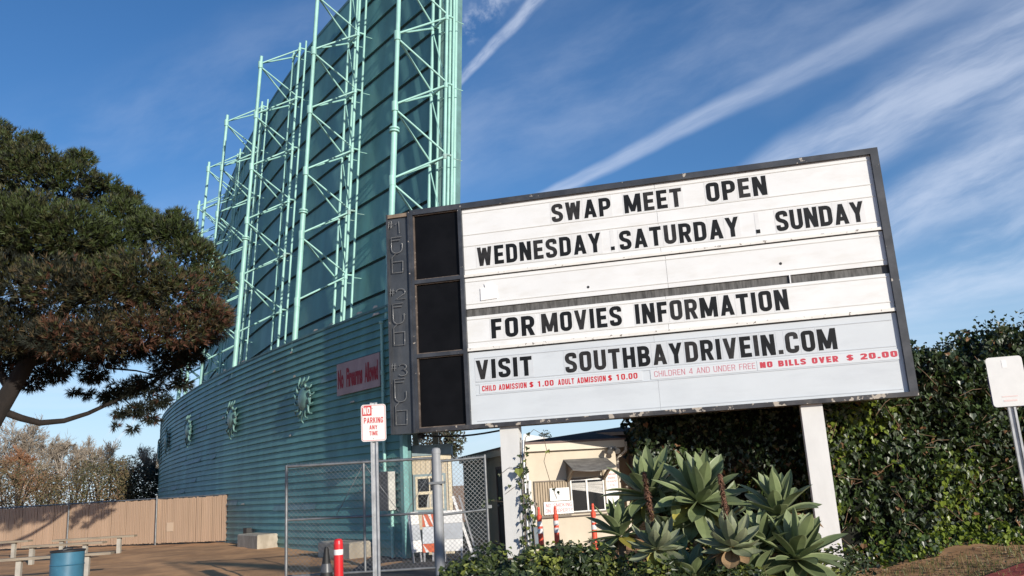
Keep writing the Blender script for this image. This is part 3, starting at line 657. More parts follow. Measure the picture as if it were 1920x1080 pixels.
def rrect(w, h, r, n=5):
    p = []
    for cx, cz, a in ((w/2-r, r, -90), (w/2-r, h-r, 0), (-w/2+r, h-r, 90), (-w/2+r, r, 180)):
        for i in range(n+1): q = R(a+90*i/n); p.append((cx+r*math.cos(q), cz+r*math.sin(q)))
    return p
M_plate = mat('sign_plate', (.68, .67, .655), .4, .04, 8); M_sred = mat('sign_red', (.50, .035, .035), .45, .06, 20)
def sign_post(t, z0, z1):
    mb = MB()
    for x in (-.032, .032): mb.box((x-.012, .02, z0), (x+.012, .065, z1))
    mb.box((-.0195, .048, z0), (.0195, .062, z1)); mb.build('post', M_galv, t)
c = at(700.5, 792, 10.3); t = thing('parking_sign', (c.x, c.y, 0), .06, 'no parking any time sign, red on white, on a galvanised pole before the teal wall', 'sign')
sign_post(t, -.1, 2.66)
H, W = .452, .305; z0 = 2.185
mb = MB(); mb.prism([(x, z0+z) for x, z in rrect(W, H, .035)], -.004, .001); pl = mb.build('plate', M_plate, t)
def ring(w, h, r, th, z, y): 
    a, b = rrect(w, h, r), rrect(w-2*th, h-2*th, max(.004, r-th)); n = len(a); mb = MB()
    mb.add([(x, y, z+q) for x, q in a]+[(x, y, z+th+q) for x, q in b], [(i, (i+1) % n, n+(i+1) % n, n+i) for i in range(n)]); return mb
ring(W-.018, H-.018, .028, .005, z0+.009, -.0045).build('border', M_sred, pl)
mb = MB(); mb.prism([(-.135, z0+.315), (-.022, z0+.315), (-.022, z0+.436), (-.112, z0+.436), (-.135, z0+.41)], -.0062, -.0044); nb = mb.build('red_square', M_sred, pl)
gtext('NO', -.124, -.038, z0+.333, z0+.418, -.0075, .2).build('lettering', M_plate, pl)
for w_, a, b, za, zb2 in (('PARKING', -.118, .118, .222, .293), ('ANY', -.052, .046, .146, .198), ('TIME', -.054, .05, .072, .124)): gtext(w_, a, b, z0+za, z0+zb2, -.0055, .17).build('lettering', M_sred, pl)
for x, z in ((-.012, z0+.405), (-.004, z0+.035)):
    mb = MB(); mb.lathe((x, -.004, z), [(.008, 0), (.006, .004), (.001, .005)], 8, 0, (0, -1, 0)); mb.build('bolt', M_galv, pl)
c = at(1889, 715, 10.25); zg = gz(c.x, c.y); RSK = 10.25/7.6; t = thing('road_sign', (c.x, c.y, zg), -.25, 'faded almost blank white sign plate on a pole before the ivy hedge', 'sign')
z0 = 0.
mb = MB(); mb.prism([(x, z0+z) for x, z in rrect(.30, .452, .03)], -.004, .001); pl = mb.build('plate', mat('blank_plate', (.70, .70, .69), .35, .03, 8), t)
mb = MB(); mb.box((-.022, -.006, z0+.35), (.018, -.0042, z0+.42)); mb.build('patch', mat('white_patch', (.80, .80, .79), .3), pl)
mb = MB(); mb.box((-.07, -.006, z0+.085), (.06, -.0042, z0+.095)); mb.box((-.06, -.006, z0+.045), (.05, -.0042, z0+.06)); mb.build('faded_line', mat('faded_pink', (.70, .56, .54), .5), pl)
mb = MB(); mb.prism([(x+.01, z0-.0+z) for x, z in rrect(.30, .30, .03)], .068, .073); mb.build('rear_plate', mat('violet_plate', (.12, .11, .24), .5, .1, 5), t)

zt_ = (c.z-zg)-.226*RSK
for o in t.children_recursive: o.data.transform(Matrix.Translation((0, 0, zt_)) @ Matrix.Scale(RSK, 4))
sign_post(t, -.15, zt_+.40*RSK)

# ================================================================ TICKET KIOSK
KC = at(808, 1040, 18.6)
k_ = thing('ticket_kiosk', (KC.x, 18.9, .15), .05, 'narrow tan ticket kiosk with a cream sash window and grey-blue roof trim', 'kiosk')
M_tan = mat('kiosk_tan', (.54, .46, .34), .7, .08, 2, stretch=(3, 3, .4), bump=.1, bscale=12); M_cream = mat('cream_trim', (.66, .57, .41), .6, .08, 3)
M_gblue = mat('grey_blue_paint', (.22, .29, .31), .6, .2, 4, chips=((.4, .4, .36), 9, .7))
hw, dp, H = .485, .48, 2.12
mb = MB(); mb.box((-hw, -dp, 0), (hw, dp, H)); n = 9
for i in range(1, n):
    x = -hw+2*hw*i/n; mb.box((x-.004, -dp-.004, .05), (x+.004, -dp-.0005, H-.02), 1)
mb.build('wall', [M_tan, mat('groove_tan', (.33, .26, .17), .8)], k_)
mbk = MB(); mbk.box((-hw-.02, -dp-.03, 0), (-hw+.055, -dp-.005, H)); mbk.box((hw-.055, -dp-.03, 0), (hw+.02, -dp-.005, H)); mbk.box((-hw+.055, -dp-.028, H-.10), (hw-.055, -dp-.005, H)); mbk.build('corner_board', M_cream, k_)
mb = MB(); mb.box((-hw-.03, -dp-.06, H), (hw+.03, dp+.05, H+.20)); mb.box((-hw-.045, -dp-.08, H+.201), (hw+.045, dp+.07, H+.23)); mb.build('roof_trim', M_gblue, k_)
def window(par, x0, x1, z0, z1, y, mf, mo, cross=True, glass=None, fw=.045):
    mb = MB(); b = .05
    mb.box((x0-b, y-.022, z0-b), (x1+b, y, z0)); mb.box((x0-b, y-.022, z1), (x1+b, y, z1+b)); mb.box((x0-b, y-.0215, z0), (x0, y, z1)); mb.box((x1, y-.0215, z0), (x1+b, y, z1)); wn = mb.build('window', mo, par)
    mb = MB(); y2 = y-.03
    mb.box((x0, y2, z0), (x1, y, z0+fw)); mb.box((x0, y2, z1-fw), (x1, y, z1)); mb.box((x0, y2+.001, z0+fw), (x0+fw, y, z1-fw)); mb.box((x1-fw, y2+.001, z0+fw), (x1, y, z1-fw))
    if cross: zm = (z0+z1)/2; mb.box((x0+fw, y2+.002, zm-.03), (x1-fw, y, zm+.03)); xm = (x0+x1)/2; mb.box((xm-.012, y2+.006, z0+fw), (xm+.012, y, zm-.03)); mb.box((xm-.012, y2+.006, zm+.03), (xm+.012, y, z1-fw))
    mb.build('sash', mf, wn)
    mb = MB(); mb.box((x0+fw, y-.008, z0+fw), (x1-fw, y-.001, z1-fw)); mb.build('pane', glass, wn)
    return wn
M_glass = mat('dark_glass', (.012, .014, .016), .06, .2, 3, spec=.6)
M_frost = mat('curtain', (.42, .41, .38), .8, .25, 7)
wn = window(k_, -.285, .32, .98, 1.68, -dp-.001, M_cream, M_gblue, True, M_glass)
mb = MB(); mb.prism([(-.06, 1.03), (.14, 1.03), (.12, 1.2), (.08, 1.38), (.02, 1.36), (-.04, 1.2)], -dp-.0125, -dp-.0095); mb.build('curtain', M_frost, wn)
# barricades stacked against the kiosk
M_bw = mat('barricade_white', (.72, .71, .69), .5, .08, 6, chips=((.45, .42, .38), 14, .7)); M_or = mat('barricade_orange', (.56, .12, .05), .5, .1, 6); M_leg = mat('barricade_leg', (.30, .30, .31), .5, .2, 8, metal=.3)
def barricade(px, Y, rz, label, kind, hw=.19):
    c = at(px, 1040, Y); t = thing('barricade', (c.x, Y, gz(c.x, Y)), rz, label, 'barricade', 'folding barricades leaning by the kiosk')
    lean = .16; P = lambda x, z, y=0: (x, y+z*lean, z)
    for x in (-hw+.03, hw-.03):
        mb = MB(); mb.bar(P(x, 0), P(x, .92), .035, .02, (0, -1, 0)); mb.build('leg', M_leg, t)
    def board(z0, z1, m):
        mb = MB(); mb.bar(P(-hw, (z0+z1)/2, -.026), P(hw, (z0+z1)/2, -.026), .018, z1-z0, (0, lean, 1)); return mb.build('board', m, t)
    if kind == 'o':
        for z0, z1 in ((.66, .94), (.18, .34)):
            b = board(z0, z1, M_or); mb = MB()
            for i in range(2 if z1-z0 > .2 else 1):
                x = -.09+.15*i; q = [(x-.09, z1-.004), (x-.02, z1-.004), (x+.11, z0+.004), (x+.04, z0+.004)]; q = [(max(-hw+.004, min(hw-.004, a)), z) for a, z in q]
                mb.add([(a, z*lean-.040, z) for a, z in q], [(0, 3, 2, 1)])
            mb.build('stripe', M_bw, b)
        board(.342, .655, mat('barricade_mid', (.55, .57, .60), .5, .1, 5))
    else:
        board(.72, .96, M_bw); board(.2, .42, M_bw); board(.421, .719, mat('grey_sheet', (.40, .42, .45), .5, .1, 5))
    return t
barricade(804, 16.85, 0, 'barricade with orange and white striped boards under the kiosk window', 'o', .115); barricade(783, 16.80, .75, 'white barricade turned edge-on left of the orange striped barricade', 'w', .12)
barricade(850, 16.65, -.05, 'white and grey barricade right of the thick gate post', 'w')
for i, (x, dx) in enumerate(((873, .27), (880, .22))):
    c = at(x, 1040, 16.7+.12*i); t = thing('metal_pole', (c.x+.17, c.y, gz(c.x, c.y)), 0, ('bright white metal pole leaning beside the white barricade', 'thin grey metal pole leaning behind the bright white one')[i], 'pole')
    mb = MB(); mb.bar((0, 0, 0), (-dx-.12, .25, 1.22), .05-.02*i, .04, (0, 1, 0)); mb.build('bar', (M_bw, M_leg)[i], t)
    mb = MB(); mb.bar((0, 0, -.004), (.0, .0, .02), .07, .06, (0, 1, 0)); mb.build('foot', M_leg, t)
for i, px in enumerate((780, 817)):
    c = at(px, 822, 20.0); t = thing('timber_post', (c.x, 20., .15), 0, ('cream timber post rising behind the left side of the kiosk roof', 'cream timber post rising behind the middle of the kiosk roof')[i], 'post')
    mb = MB(); mb.box((-.07, -.07, 0), (.07, .07, 3.3)); mb.build('shaft', M_cream, t); mb = MB(); mb.box((-.09, -.09, 3.3), (.09, .09, 3.36)); mb.build('cap', M_cream, t)

# ================================================================ OFFICE BUILDING
BY = math.atan2(.243, .97)
b_ = thing('office_building', (0, 18.9, 0), BY, 'low cream stucco office with a dark hipped roof behind the marquee posts', 'building')
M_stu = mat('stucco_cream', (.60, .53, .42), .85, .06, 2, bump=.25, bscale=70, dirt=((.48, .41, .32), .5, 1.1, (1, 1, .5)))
M_fas = mat('fascia_cream', (.62, .56, .46), .6, .06, 3); M_shin = mat('shingle', (.060, .059, .060), .95, .3, 8, bump=.5, bscale=25, spec=.1); M_brown = mat('brown_edge', (.16, .11, .10), .7, .2, 5)
WX0, WX1, ZB, ZT_ = -.02, 2.22, .1, 2.27
def lb(name, m, *bx, par=None):
    mb = MB()
    for x0, y0, z0, x1, y1, z1 in bx: mb.box((x0, y0, z0), (x1, y1, z1))
    return mb.build(name, m, par or b_)
lb('wall', M_stu, (WX0, 0, ZB, WX1, 7.5, ZT_))
lb('fascia', M_fas, (WX0-.10, -.12, 2.24, WX1+.2, -.09, 2.405)); lb('fascia', M_fas, (WX0-.10, -.0899, 2.24, WX0-.07, 7.6, 2.405))
lb('roof_edge', M_brown, (WX0-.12, -.15, 2.406, WX1+.23, -.05, 2.445), (WX0-.12, -.0499, 2.406, WX0-.03, 7.6, 2.445))
mb = MB(); e = .122; x0, x1, xr, y0, y1, h = WX0-.115, WX1+.225, 4.0, -.145, 8.6, 2.446
zf = lambda y: h+(y-y0)*e
hy_ = y0+(xr-x0)
mb.add([(x0, y0, h), (x1, y0, h), (x1, 2.0, zf(2.0)), (xr, 2.0, zf(2.0)), (xr, hy_, zf(hy_)), (x0, y1, h), (xr, y1, zf(hy_))], [(0, 1, 2, 3, 4), (0, 4, 6, 5)])
mb.add([(x0, y0, h), (x1, y0, h), (x1, 2.0, zf(2.0)), (x1, 2.0, h), (xr, 2.0, zf(2.0)), (xr, 2.0, h), (xr, hy_, zf(hy_)), (xr, y1, zf(hy_)), (xr, y1, h)], [(1, 3, 2), (3, 5, 4, 2), (5, 8, 7, 6, 4)])
mb.build('roof', M_shin, b_)
lb('gutter', mat('gutter_white', (.62, .60, .56), .5, .1, 6), (WX1+.231, 1.92, 2.62, xr-.05, 1.99, 2.70))
mb = MB(); mb.tube([(WX1+.24, -.08, 2.36), (WX1+.24, -.06, 2.16), (WX1+.06, .02, 2.02), (WX1+.045, .03, 1.9), (WX1+.045, .03, .3)], .035, 8); mb.build('downspout', M_fas, b_)
# recessed wing to the right
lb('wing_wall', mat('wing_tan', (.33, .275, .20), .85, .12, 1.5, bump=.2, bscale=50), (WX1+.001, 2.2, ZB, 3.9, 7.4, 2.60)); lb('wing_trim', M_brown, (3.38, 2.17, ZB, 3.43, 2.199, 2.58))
lb('wing_post', M_fas, (2.86, 1.2, ZB, 2.93, 1.27, 1.35))
# dark door in the shaded left wall
dw = lb('door', mat('door_dark', (.022, .018, .018), .6, .3, 4), (WX0-.03, 1.5, .15, WX0-.001, 2.5, 1.93)); lb('door_frame', M_brown, (WX0-.045, 1.43, .15, WX0-.002, 1.499, 1.99), (WX0-.045, 2.501, .15, WX0-.002, 2.57, 1.99), (WX0-.045, 1.499, 1.931, WX0-.002, 2.501, 1.99), par=dw)
mb = MB(); mb.lathe((WX0-.03, 2.38, 1.05), [(.03, 0), (.035, .03), (.001, .06)], 10, 0, (-1, 0, 0)); mb.build('handle', M_galv, dw)
# service window, slatted shutter, awning
M_alu = mat('alu_frame', (.46, .46, .45), .4, .1, 8, metal=.3); M_bz = mat('bronze_frame', (.16, .13, .10), .6, .2, 6)
wn = lb('window', M_bz, (1.055, -.03, .835, 1.90, -.001, .865), (1.055, -.03, 1.575, 1.90, -.001, 1.605), (1.055, -.0295, .865, 1.075, -.001, 1.575), (1.875, -.0295, .865, 1.90, -.001, 1.575))
lb('sash', M_alu, (1.0755, -.025, .866, 1.105, -.001, 1.574), (1.845, -.025, .866, 1.8745, -.001, 1.574), (1.44, -.03, .866, 1.48, -.001, 1.574), (1.105, -.024, .866, 1.44, -.001, .89), (1.48, -.024, .866, 1.845, -.001, .89), (1.105, -.024, 1.55, 1.44, -.001, 1.574), (1.48, -.024, 1.55, 1.845, -.001, 1.574), par=wn)
lb('pane', M_glass, (1.105, -.009, .89, 1.44, -.001, 1.55), (1.48, -.009, .89, 1.845, -.001, 1.55), par=wn)
M_bl = mat('blind_white', (.60, .59, .56), .6, .12, 9)
mb = MB()
for xa, xb, za, zb2 in ((1.112, 1.435, 1.36, 1.30), (1.485, 1.84, 1.30, 1.22)):
    n = 11
    for i in range(n):
        q = i/n; a0_, b0_ = 1.5+(za-1.5)*q, 1.5+(zb2-1.5)*q; a1_, b1_ = a0_+(za-1.5)/n*.8, b0_+(zb2-1.5)/n*.8; o = rnd.uniform(-.006, .006)
        mb.add([(xa, -.0155, a0_), (xb, -.0155, b0_+o), (xb, -.0125, b1_+o), (xa, -.0125, a1_)], [(0, 3, 2, 1)])
mb.build('blind', M_bl, wn)
sh = lb('shutter', M_bz, (.225, -.04, .80, 1.05, -.001, .832), (.225, -.04, 1.56, 1.05, -.001, 1.59), (.225, -.0395, .832, .25, -.001, 1.56), (1.02, -.0395, .832, 1.05, -.001, 1.56))
M_slat = mat('slat_tan', (.36, .28, .19), .6, .1, 5)
mb = MB(); n = 13
for i in range(n): x = .252+.768*i/n; mb.box((x, -.022, .833), (x+.768/n-.014, -.004, 1.559))
mb.build('slat_panel', M_slat, sh); lb('shutter_back', mat('dark_back', (.03, .025, .02), .9), (.2505, -.0035, .8325, 1.0195, -.001, 1.5595), par=sh)
lb('sill', M_bz, (.22, -.09, .785, 1.92, -.041, .80))
M_awn = mat('awning_grey', (.155, .148, .14), .9, .35, 5, stretch=(1, 4, 1), bump=.5, bscale=14)
mb = MB(); nx = 10; vv = []
for j, (y, z) in enumerate(((-.002, 2.03), (-.62, 1.79))):
    for i in range(nx+1):
        q = i/nx; x = (.96+1.02*q) if j == 0 else (.97+1.03*q); sag = -.05*math.sin(PI*q) if j else 0; vv.append((x, y, z+sag+(.02*q if j else 0)))
n = nx+1
mb.add(vv, [(i+n, i+n+1, i+1, i) for i in range(nx)]); mb.add([(x, y, z-.02) for x, y, z in vv], [(i, i+1, i+n+1, i+n) for i in range(nx)])
mb.add(vv[n:]+[(x, y, z-.02) for x, y, z in vv[n:]], [(i, i+n, i+n+1, i+1) for i in range(nx)])
aw = mb.build('awning', M_awn, b_)
for x in (1.03, 1.88):
    mb = MB(); mb.bar((x, -.02, 1.56), (x, -.50, 1.80), .05, .07, (0, 0, 1)); mb.bar((x, -.02, 1.55), (x, -.02, 1.99), .05, .035, (0, -1, 0)); mb.build('bracket', mat('awning_wood', (.30, .24, .17), .8, .2, 5), aw)
FLD = t = thing('flood_light', tuple(ROOTM[b_.name] @ Vector((2.07, -.12, 2.2))), BY, 'twin-headed grey flood lamp under the corner of the office eave', 'light')
for x in (-.07, .07):
    mb = MB(); mb.tube([(x*.4, -.02, 0), (x, -.08, .02), (x*1.3, -.2, -.06)], [.03, .04, .07], 10); mb.build('lamp_head', mat('lamp_grey', (.10, .10, .10), .5, .3, 8), t)
mb = MB(); mb.box((-.05, -.03, -.05), (.05, .03, .06)); mb.build('mount', M_leg, t)
# notices on the office wall
M_nw = mat('notice_white', (.76, .75, .735), .5, .03, 6); M_ink = mat('grey_ink', (.40, .40, .42), .7); M_blki = mat('black_ink', (.03, .03, .035), .6); M_rink = mat('pink_ink', (.60, .17, .19), .6)
NOTES = []
def notice(x0, x1, z0, z1, y, label, lines=(), m=None, rows=0, cat='notice', tilt=0):
    c = ROOTM[b_.name] @ Vector(((x0+x1)/2, y, z0)); t = thing('notice_board' if not lines else 'notice_sign', tuple(c), BY, label, cat); W = x1-x0; H = z1-z0
    mb = MB(); mb.box((-W/2, 0, 0), (W/2, .012, H)); pl = mb.build('board', m or M_nw, t)
    mb = None
    for tx, a, b, za, zb2, ink in lines:
        (gtext(tx, -W/2+a*W, -W/2+b*W, za*H, zb2*H, -.002, .13 if ink is not M_nw else .22) if '-' not in tx else text_mb(tx, -W/2+a*W, -W/2+b*W, za*H, zb2*H, -.002, .01)).build('lettering', ink, t)
    for i in range(rows):
        mb = mb or MB(); z = H*(.9-.8*i/rows); mb.box((-W*.36, -.0015, z-.006), (W*(.1+.26*rnd.random()), -.0003, z+.003))
    if mb: mb.build('text_line', M_ink, t)
    NOTES.append(t); return t
notice(.42, 1.10, .855, 1.125, -.06, 'white no smoking on property sign with red letters below the slatted shutter', (('NO SMOKING', .07, .95, .56, .86, M_rink), ('ON PROPERTY', .05, .98, .13, .43, M_rink)), cat='sign')
notice(.575, 1.03, 1.14, 1.415, -.058, 'small white paper notice fixed on the slatted shutter above the no smoking sign', rows=6)
notice(1.93, 2.215, 1.285, 1.71, -.016, 'white notice with red lines beside the service window under the awning', (('ADMISSION', .12, .86, .80, .90, M_rink), ('REQUIRED', .2, .8, .61, .72, M_rink), ('FOR RE-ENTRY', .06, .94, .42, .53, M_rink), ('TO THE', .3, .72, .22, .33, M_rink)))
notice(1.91, 2.215, .86, 1.275, -.016, 'plain white board right of the service window half hidden by agave leaves')
notice(-.05, .12, 1.15, 1.82, -.016, 'tall white notice right of the left marquee post beside the vine', rows=9)
notice(-.05, .225, .875, 1.14, -.018, 'white notice with black words behind the vine below the tall notice', (('COOTERS', .25, .96, .72, .94, M_blki), ('ES OR', .38, .82, .42, .62, M_blki), ('GS', .46, .66, .1, .3, M_blki)))
notice(-.05, .225, .70, .872, -.018, 'small dark teal sign with white letters behind the vine', (('AND', .29, .81, .55, .92, M_nw), ('ETY', .355, .845, .1, .45, M_nw)), mat('dark_teal_sign', (.035, .085, .095), .5))
notice(-.05, .2, .27, .697, -.018, 'lowest white notice beside the vine and junction box behind the low shrubs', rows=3)
# white canopy on the building beyond
c0 = at(1000, 833, 30); t = thing('roof_canopy', (c0.x, 30, c0.z-.4), 0, 'bright white slanted canopy showing above the left end of the dark roof', 'canopy')
mb = MB(); a, b_2, d_ = at(982, 813, 30), at(1032, 822, 30), at(980, 832, 30); o = Vector((c0.x, 30, c0.z-.4))
L_ = [a-o, b_2-o, at(1034, 826, 30)-o, d_-o]
mb.add([tuple(p) for p in L_]+[(p.x, p.y+2.5, p.z) for p in L_], [(3, 2, 1, 0), (0, 1, 5, 4), (1, 2, 6, 5), (3, 0, 4, 7), (4, 5, 6, 7)]); mb.build('sheet', mat('canopy_white', (.80, .80, .78), .5, .03, 3), t)
mb = MB(); mb.bar((0, .5, -3.0), (0, .5, .3), .1, .1, (0, 1, 0)); mb.build('prop', M_galv, t)

for q in [b_, FLD, *NOTES]: rescale(q, .90, gz if q is b_ else (lambda x, y, q=q: 1.6+(ROOTM[q.name].translation.z-1.6)*.90))
rescale(k_, .975, gz)
# delineator posts
dlab = ('leftmost orange delineator post, standing nearest the vine-covered post', 'orange delineator post overlapping the no smoking sign', 'orange delineator post under the right half of the service window')
d0 = None
for i, (px, Y) in enumerate(((1012, 14.9), (1041, 14.9), (1110.5, 15.1))):
    c = at(px, 958, Y)
    if d0 is None:
        d0 = t = thing('delineator_post', (0, 0, 0), 0, dlab[0], 'traffic post', 'orange delineator posts before the office')
        M_do = mat('delineator_orange', (.72, .085, .04), .45, .1, 6)
        mb = MB(); mb.lathe((0, 0, 0), [(.052, .04), (.042, .80), (.046, .81), (.046, .85), (.028, .875), (.022, .95), (.026, .97), (.02, 1.0), (.001, 1.005)], 14); mb.build('tube', M_do, t)
        for z in (.56, .68): mb = MB(); mb.lathe((0, 0, 0), [(.0466, z), (.0472, z+.004), (.0465, z+.075), (.0456, z+.079)], 14); mb.build('band', M_bw, t)
        mb = MB(); mb.lathe((0, 0, 0), [(.17, 0), (.17, .025), (.06, .05), (.055, .06)], 8); mb.build('base', M_cone, t)
    else: t = copy_tree(d0); t['label'] = dlab[i]
    t.location = (c.x, c.y, gz(c.x, c.y)); t.rotation_euler = (0, .02*(i-1), i*.4)

# ================================================================ TAN SLAT FENCE, BENCHES, BARREL
FB, FA = Vector((-9.85, 28.64, .2)), Vector((-24.6, 34.3, .2)); fd = (FB-FA); FL = fd.length; fd.normalize()
fn = thing('slat_fence', FA, math.atan2(fd.y, fd.x), 'tan privacy-slat chain-link fence running from the teal wall to the left', 'fence')
M_sl = mat('slat_beige', (.47, .325, .225), .75, .1, 1.0, stretch=(2, 1, .3), dirt=((.36, .25, .17), .5, .8, (3, 1, .3)))
FH = 1.55; mb = MB(); x = 0.03; r2 = random.Random(4); pw = .078
while x < FL:
    o = r2.uniform(-.012, .012); g_ = .018 if r2.random() < .8 else .03
    mb.box((x, -.008+o*.6, .03+r2.uniform(0, .03)), (x+pw-g_, .012+o*.6, FH-.03+r2.uniform(-.02, .015))); x += pw
mb.build('slat_panel', M_sl, fn)
mb = MB(); mb.box((0, .02, .03), (FL, .024, FH-.05)); mb.build('wire_mesh', mat('slat_shadow', (.16, .11, .08), .9), fn)  # solid dark sheet that stands in for shade between the slats
mb = MB(); mb.tube([(0, .05, FH), (FL, .05, FH)], .025, 8); mb.build('top_rail', M_rail_s, fn)
for x in (FL, FL-3.2, FL-7.35, FL-11.5, .03): mb = MB(); mb.tube([(x, -.06, -.1), (x, -.06, FH+.10)], .032, 10); mb.build('fence_post', M_rail_s, fn)
mb = MB(); mb.box((FL-2.75, -.026, .42), (FL-2.45, -.021, .72)); mb.build('patch', mat('patch_tan', (.56, .42, .30), .8), fn)
rescale(fn, .905, gz)
M_plank = mat('bench_plank', (.27, .225, .17), .85, .2, 3, stretch=(1, 6, 6)); M_bleg = mat('bench_leg', (.36, .34, .30), .8, .15, 5)
def bench(p, q, zs, legs, label):
    P_, Q = Vector((p.x, p.y, 0)), Vector((q.x, q.y, 0)); d = Q-P_; L = d.length; zb = gz(P_.x, P_.y)
    t = thing('bench', (P_.x, P_.y, zb), math.atan2(d.y, d.x), label, 'bench', 'plank benches on the dirt')
    mb = MB(); mb.box((0, -.13, zs-.05), (L, .13, zs)); mb.build('seat', M_plank, t)
    for f_ in legs:
        mb = MB(); mb.box((L*f_-.05, -.05, -.05), (L*f_+.05, .05, zs-.051)); mb.build('leg', M_bleg, t)
bench(at(100, 1026, 23.6), at(254, 1017, 23.8), .46, (.1, .80), 'farthest plank bench, seat showing right of and above the blue barrel')
bench(at(45, 1035, 21.6), at(196, 1028, 21.6), .46, (.1, .76), 'middle plank bench mostly behind the rim of the blue barrel')
bench(at(-30, 1060, 17.6), at(211, 1040, 18.0), .46, (.27, .80), 'nearest long plank bench passing behind the blue barrel')
bench(at(-60, 1034, 24.6), at(56, 1029, 24.6), .46, (.2, .74), 'plank bench at the far left end near the tan fence')
c = at(127, 1040, 15.4)
t = thing('barrel', (c.x, 15.4, .15), 0, 'blue steel drum with a black rim standing before the plank benches', 'barrel')
M_bar = mat('barrel_blue', (.04, .145, .225), .4, .15, 4, chips=((.2, .3, .36), 10, .7), dirt=((.05, .15, .24), .5, 3, (1, 1, .5)))
ht = at(127, 1031, 15.4).z-.15
mb = MB(); rb = .275; mb.lathe((0, 0, 0), [(rb, 0), (rb, ht*.32), (rb+.012, ht*.335), (rb, ht*.35), (rb, ht*.64), (rb+.012, ht*.655), (rb, ht*.67), (rb, ht-.03)], 32); mb.build('drum', M_bar, t)
mb = MB(); mb.lathe((0, 0, 0), [(rb-.002, ht-.035), (rb+.012, ht-.03), (rb+.014, ht), (rb-.01, ht+.004), (rb-.03, ht-.02), (rb-.03, ht-.35)], 32); mb.build('rim', mat('rim_black', (.018, .018, .02), .5), t)
mb = MB(); mb.tube([(-.06, -.05, ht), (0, -.02, ht+.02), (.05, .05, ht+.01)], .035, 6); mb.build('liner_knot', mat('rim_black', (0, 0, 0)), t)

# ================================================================ PLANTS
def lmat(name, rgb, rough=.5, trans=.2, var=.25): return mat(name, rgb, rough, var, 3, trans=trans, spec=.5)
def smooth_noise(seed):
    r_ = random.Random(seed); ws = [(Vector((r_.gauss(0, 1), r_.gauss(0, 1), r_.gauss(0, 1)))*f, r_.uniform(0, 6.28), 1/f**.6) for f in (.7, 1.1, 1.9, 2.8, 4.2, 6.) for _ in range(2)]
    tot_ = sum(w_ for _, _, w_ in ws)
    return lambda p: sum(w_*math.sin(k_.dot(p)+o) for k_, o, w_ in ws)/tot_*1.6
# ---- pine
pine_needles = [lmat('needle_green', (.052, .074, .019), .6, .1), lmat('needle_olive', (.064, .064, .022), .6, .1), lmat('needle_brown', (.105, .045, .025), .7, .05), lmat('needle_dark_shade', (.012, .016, .008), .7, .03), lmat('needle_tan', (.105, .075, .036), .7, .05)]
M_bark = mat('pine_bark', (.017, .013, .011), .95, .4, 5, stretch=(1, 1, .4), bump=.6, bscale=14)  # near-black bark colour stands in for shade on trunk and branches
base = at(-75, 960, 24.6)
pine = thing('pine_tree', (base.x, base.y, .15), 0, 'big umbrella pine with green top and rusty brown lower needles at the left', 'tree')
def pxs(*q): return [at(*p) for p in q]
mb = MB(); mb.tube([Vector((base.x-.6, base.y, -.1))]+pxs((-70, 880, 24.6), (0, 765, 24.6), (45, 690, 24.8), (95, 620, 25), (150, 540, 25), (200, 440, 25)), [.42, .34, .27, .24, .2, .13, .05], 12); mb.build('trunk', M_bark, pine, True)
for pts, r0 in ((((-4, 768, 24.6), (40, 784, 24.9), (75, 793, 25.2), (120, 789, 25.6), (165, 775, 25.9), (215, 752, 26.2), (280, 720, 26.5), (330, 690, 26.6)), .115), (((95, 620, 25), (160, 610, 24.5), (250, 570, 24), (340, 540, 23.6), (390, 520, 23.6)), .12),
                (((45, 690, 24.8), (120, 660, 25.4), (220, 655, 25.8), (320, 650, 25.8), (390, 610, 25.4)), .09), (((20, 730, 24.7), (-40, 640, 24.6), (-90, 520, 24)), .15), (((150, 540, 25), (90, 440, 24.6), (40, 340, 24.3)), .1), (((200, 690, 25.8), (255, 695, 26.2), (300, 705, 26.3), (350, 690, 26.4)), .035),
                (((230, 745, 26.3), (255, 770, 26.3), (270, 800, 26.3)), .025)):
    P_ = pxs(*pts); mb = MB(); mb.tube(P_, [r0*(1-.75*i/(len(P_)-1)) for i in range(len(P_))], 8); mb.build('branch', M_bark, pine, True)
cl = [(-95, 300, 24.4, 1.6), (0, 292, 24, 1.3), (70, 318, 23.6, 1.1), (128, 345, 24, 1.15), (188, 362, 24.6, .9), (222, 405, 24, .9), (-70, 420, 23.2, 1.6), (45, 420, 22.8, 1.45), (135, 435, 23, 1.3), (208, 455, 23.6, 1.1), (285, 432, 23.8, .8), (325, 436, 23.6, .82),
      (360, 478, 23.8, .85), (392, 530, 24, .72), (-85, 560, 23.6, 1.5), (20, 535, 22.6, 1.35), (110, 540, 22.2, 1.25), (190, 545, 22.4, 1.15), (262, 520, 22.6, 1.15), (325, 545, 23, 1.05), (385, 590, 23.4, .72), (30, 620, 23, 1.1), (-20, 480, 24.6, 1.4), (80, 480, 24.4, 1.3), (170, 500, 24.4, 1.2), (-10, 380, 24.8, 1.3), (90, 385, 24.6, 1.2), (112, 630, 22.6, 1.0), (190, 625, 22.6, .95), (265, 610, 23, .95), (335, 615, 23.4, .85),
      (405, 600, 23.6, .45), (270, 410, 24.6, .5), (150, 300, 24.6, .5), (60, 265, 24.6, .45), (335, 408, 24, .4), (235, 372, 24.6, .45), (-10, 240, 24.3, .5)]
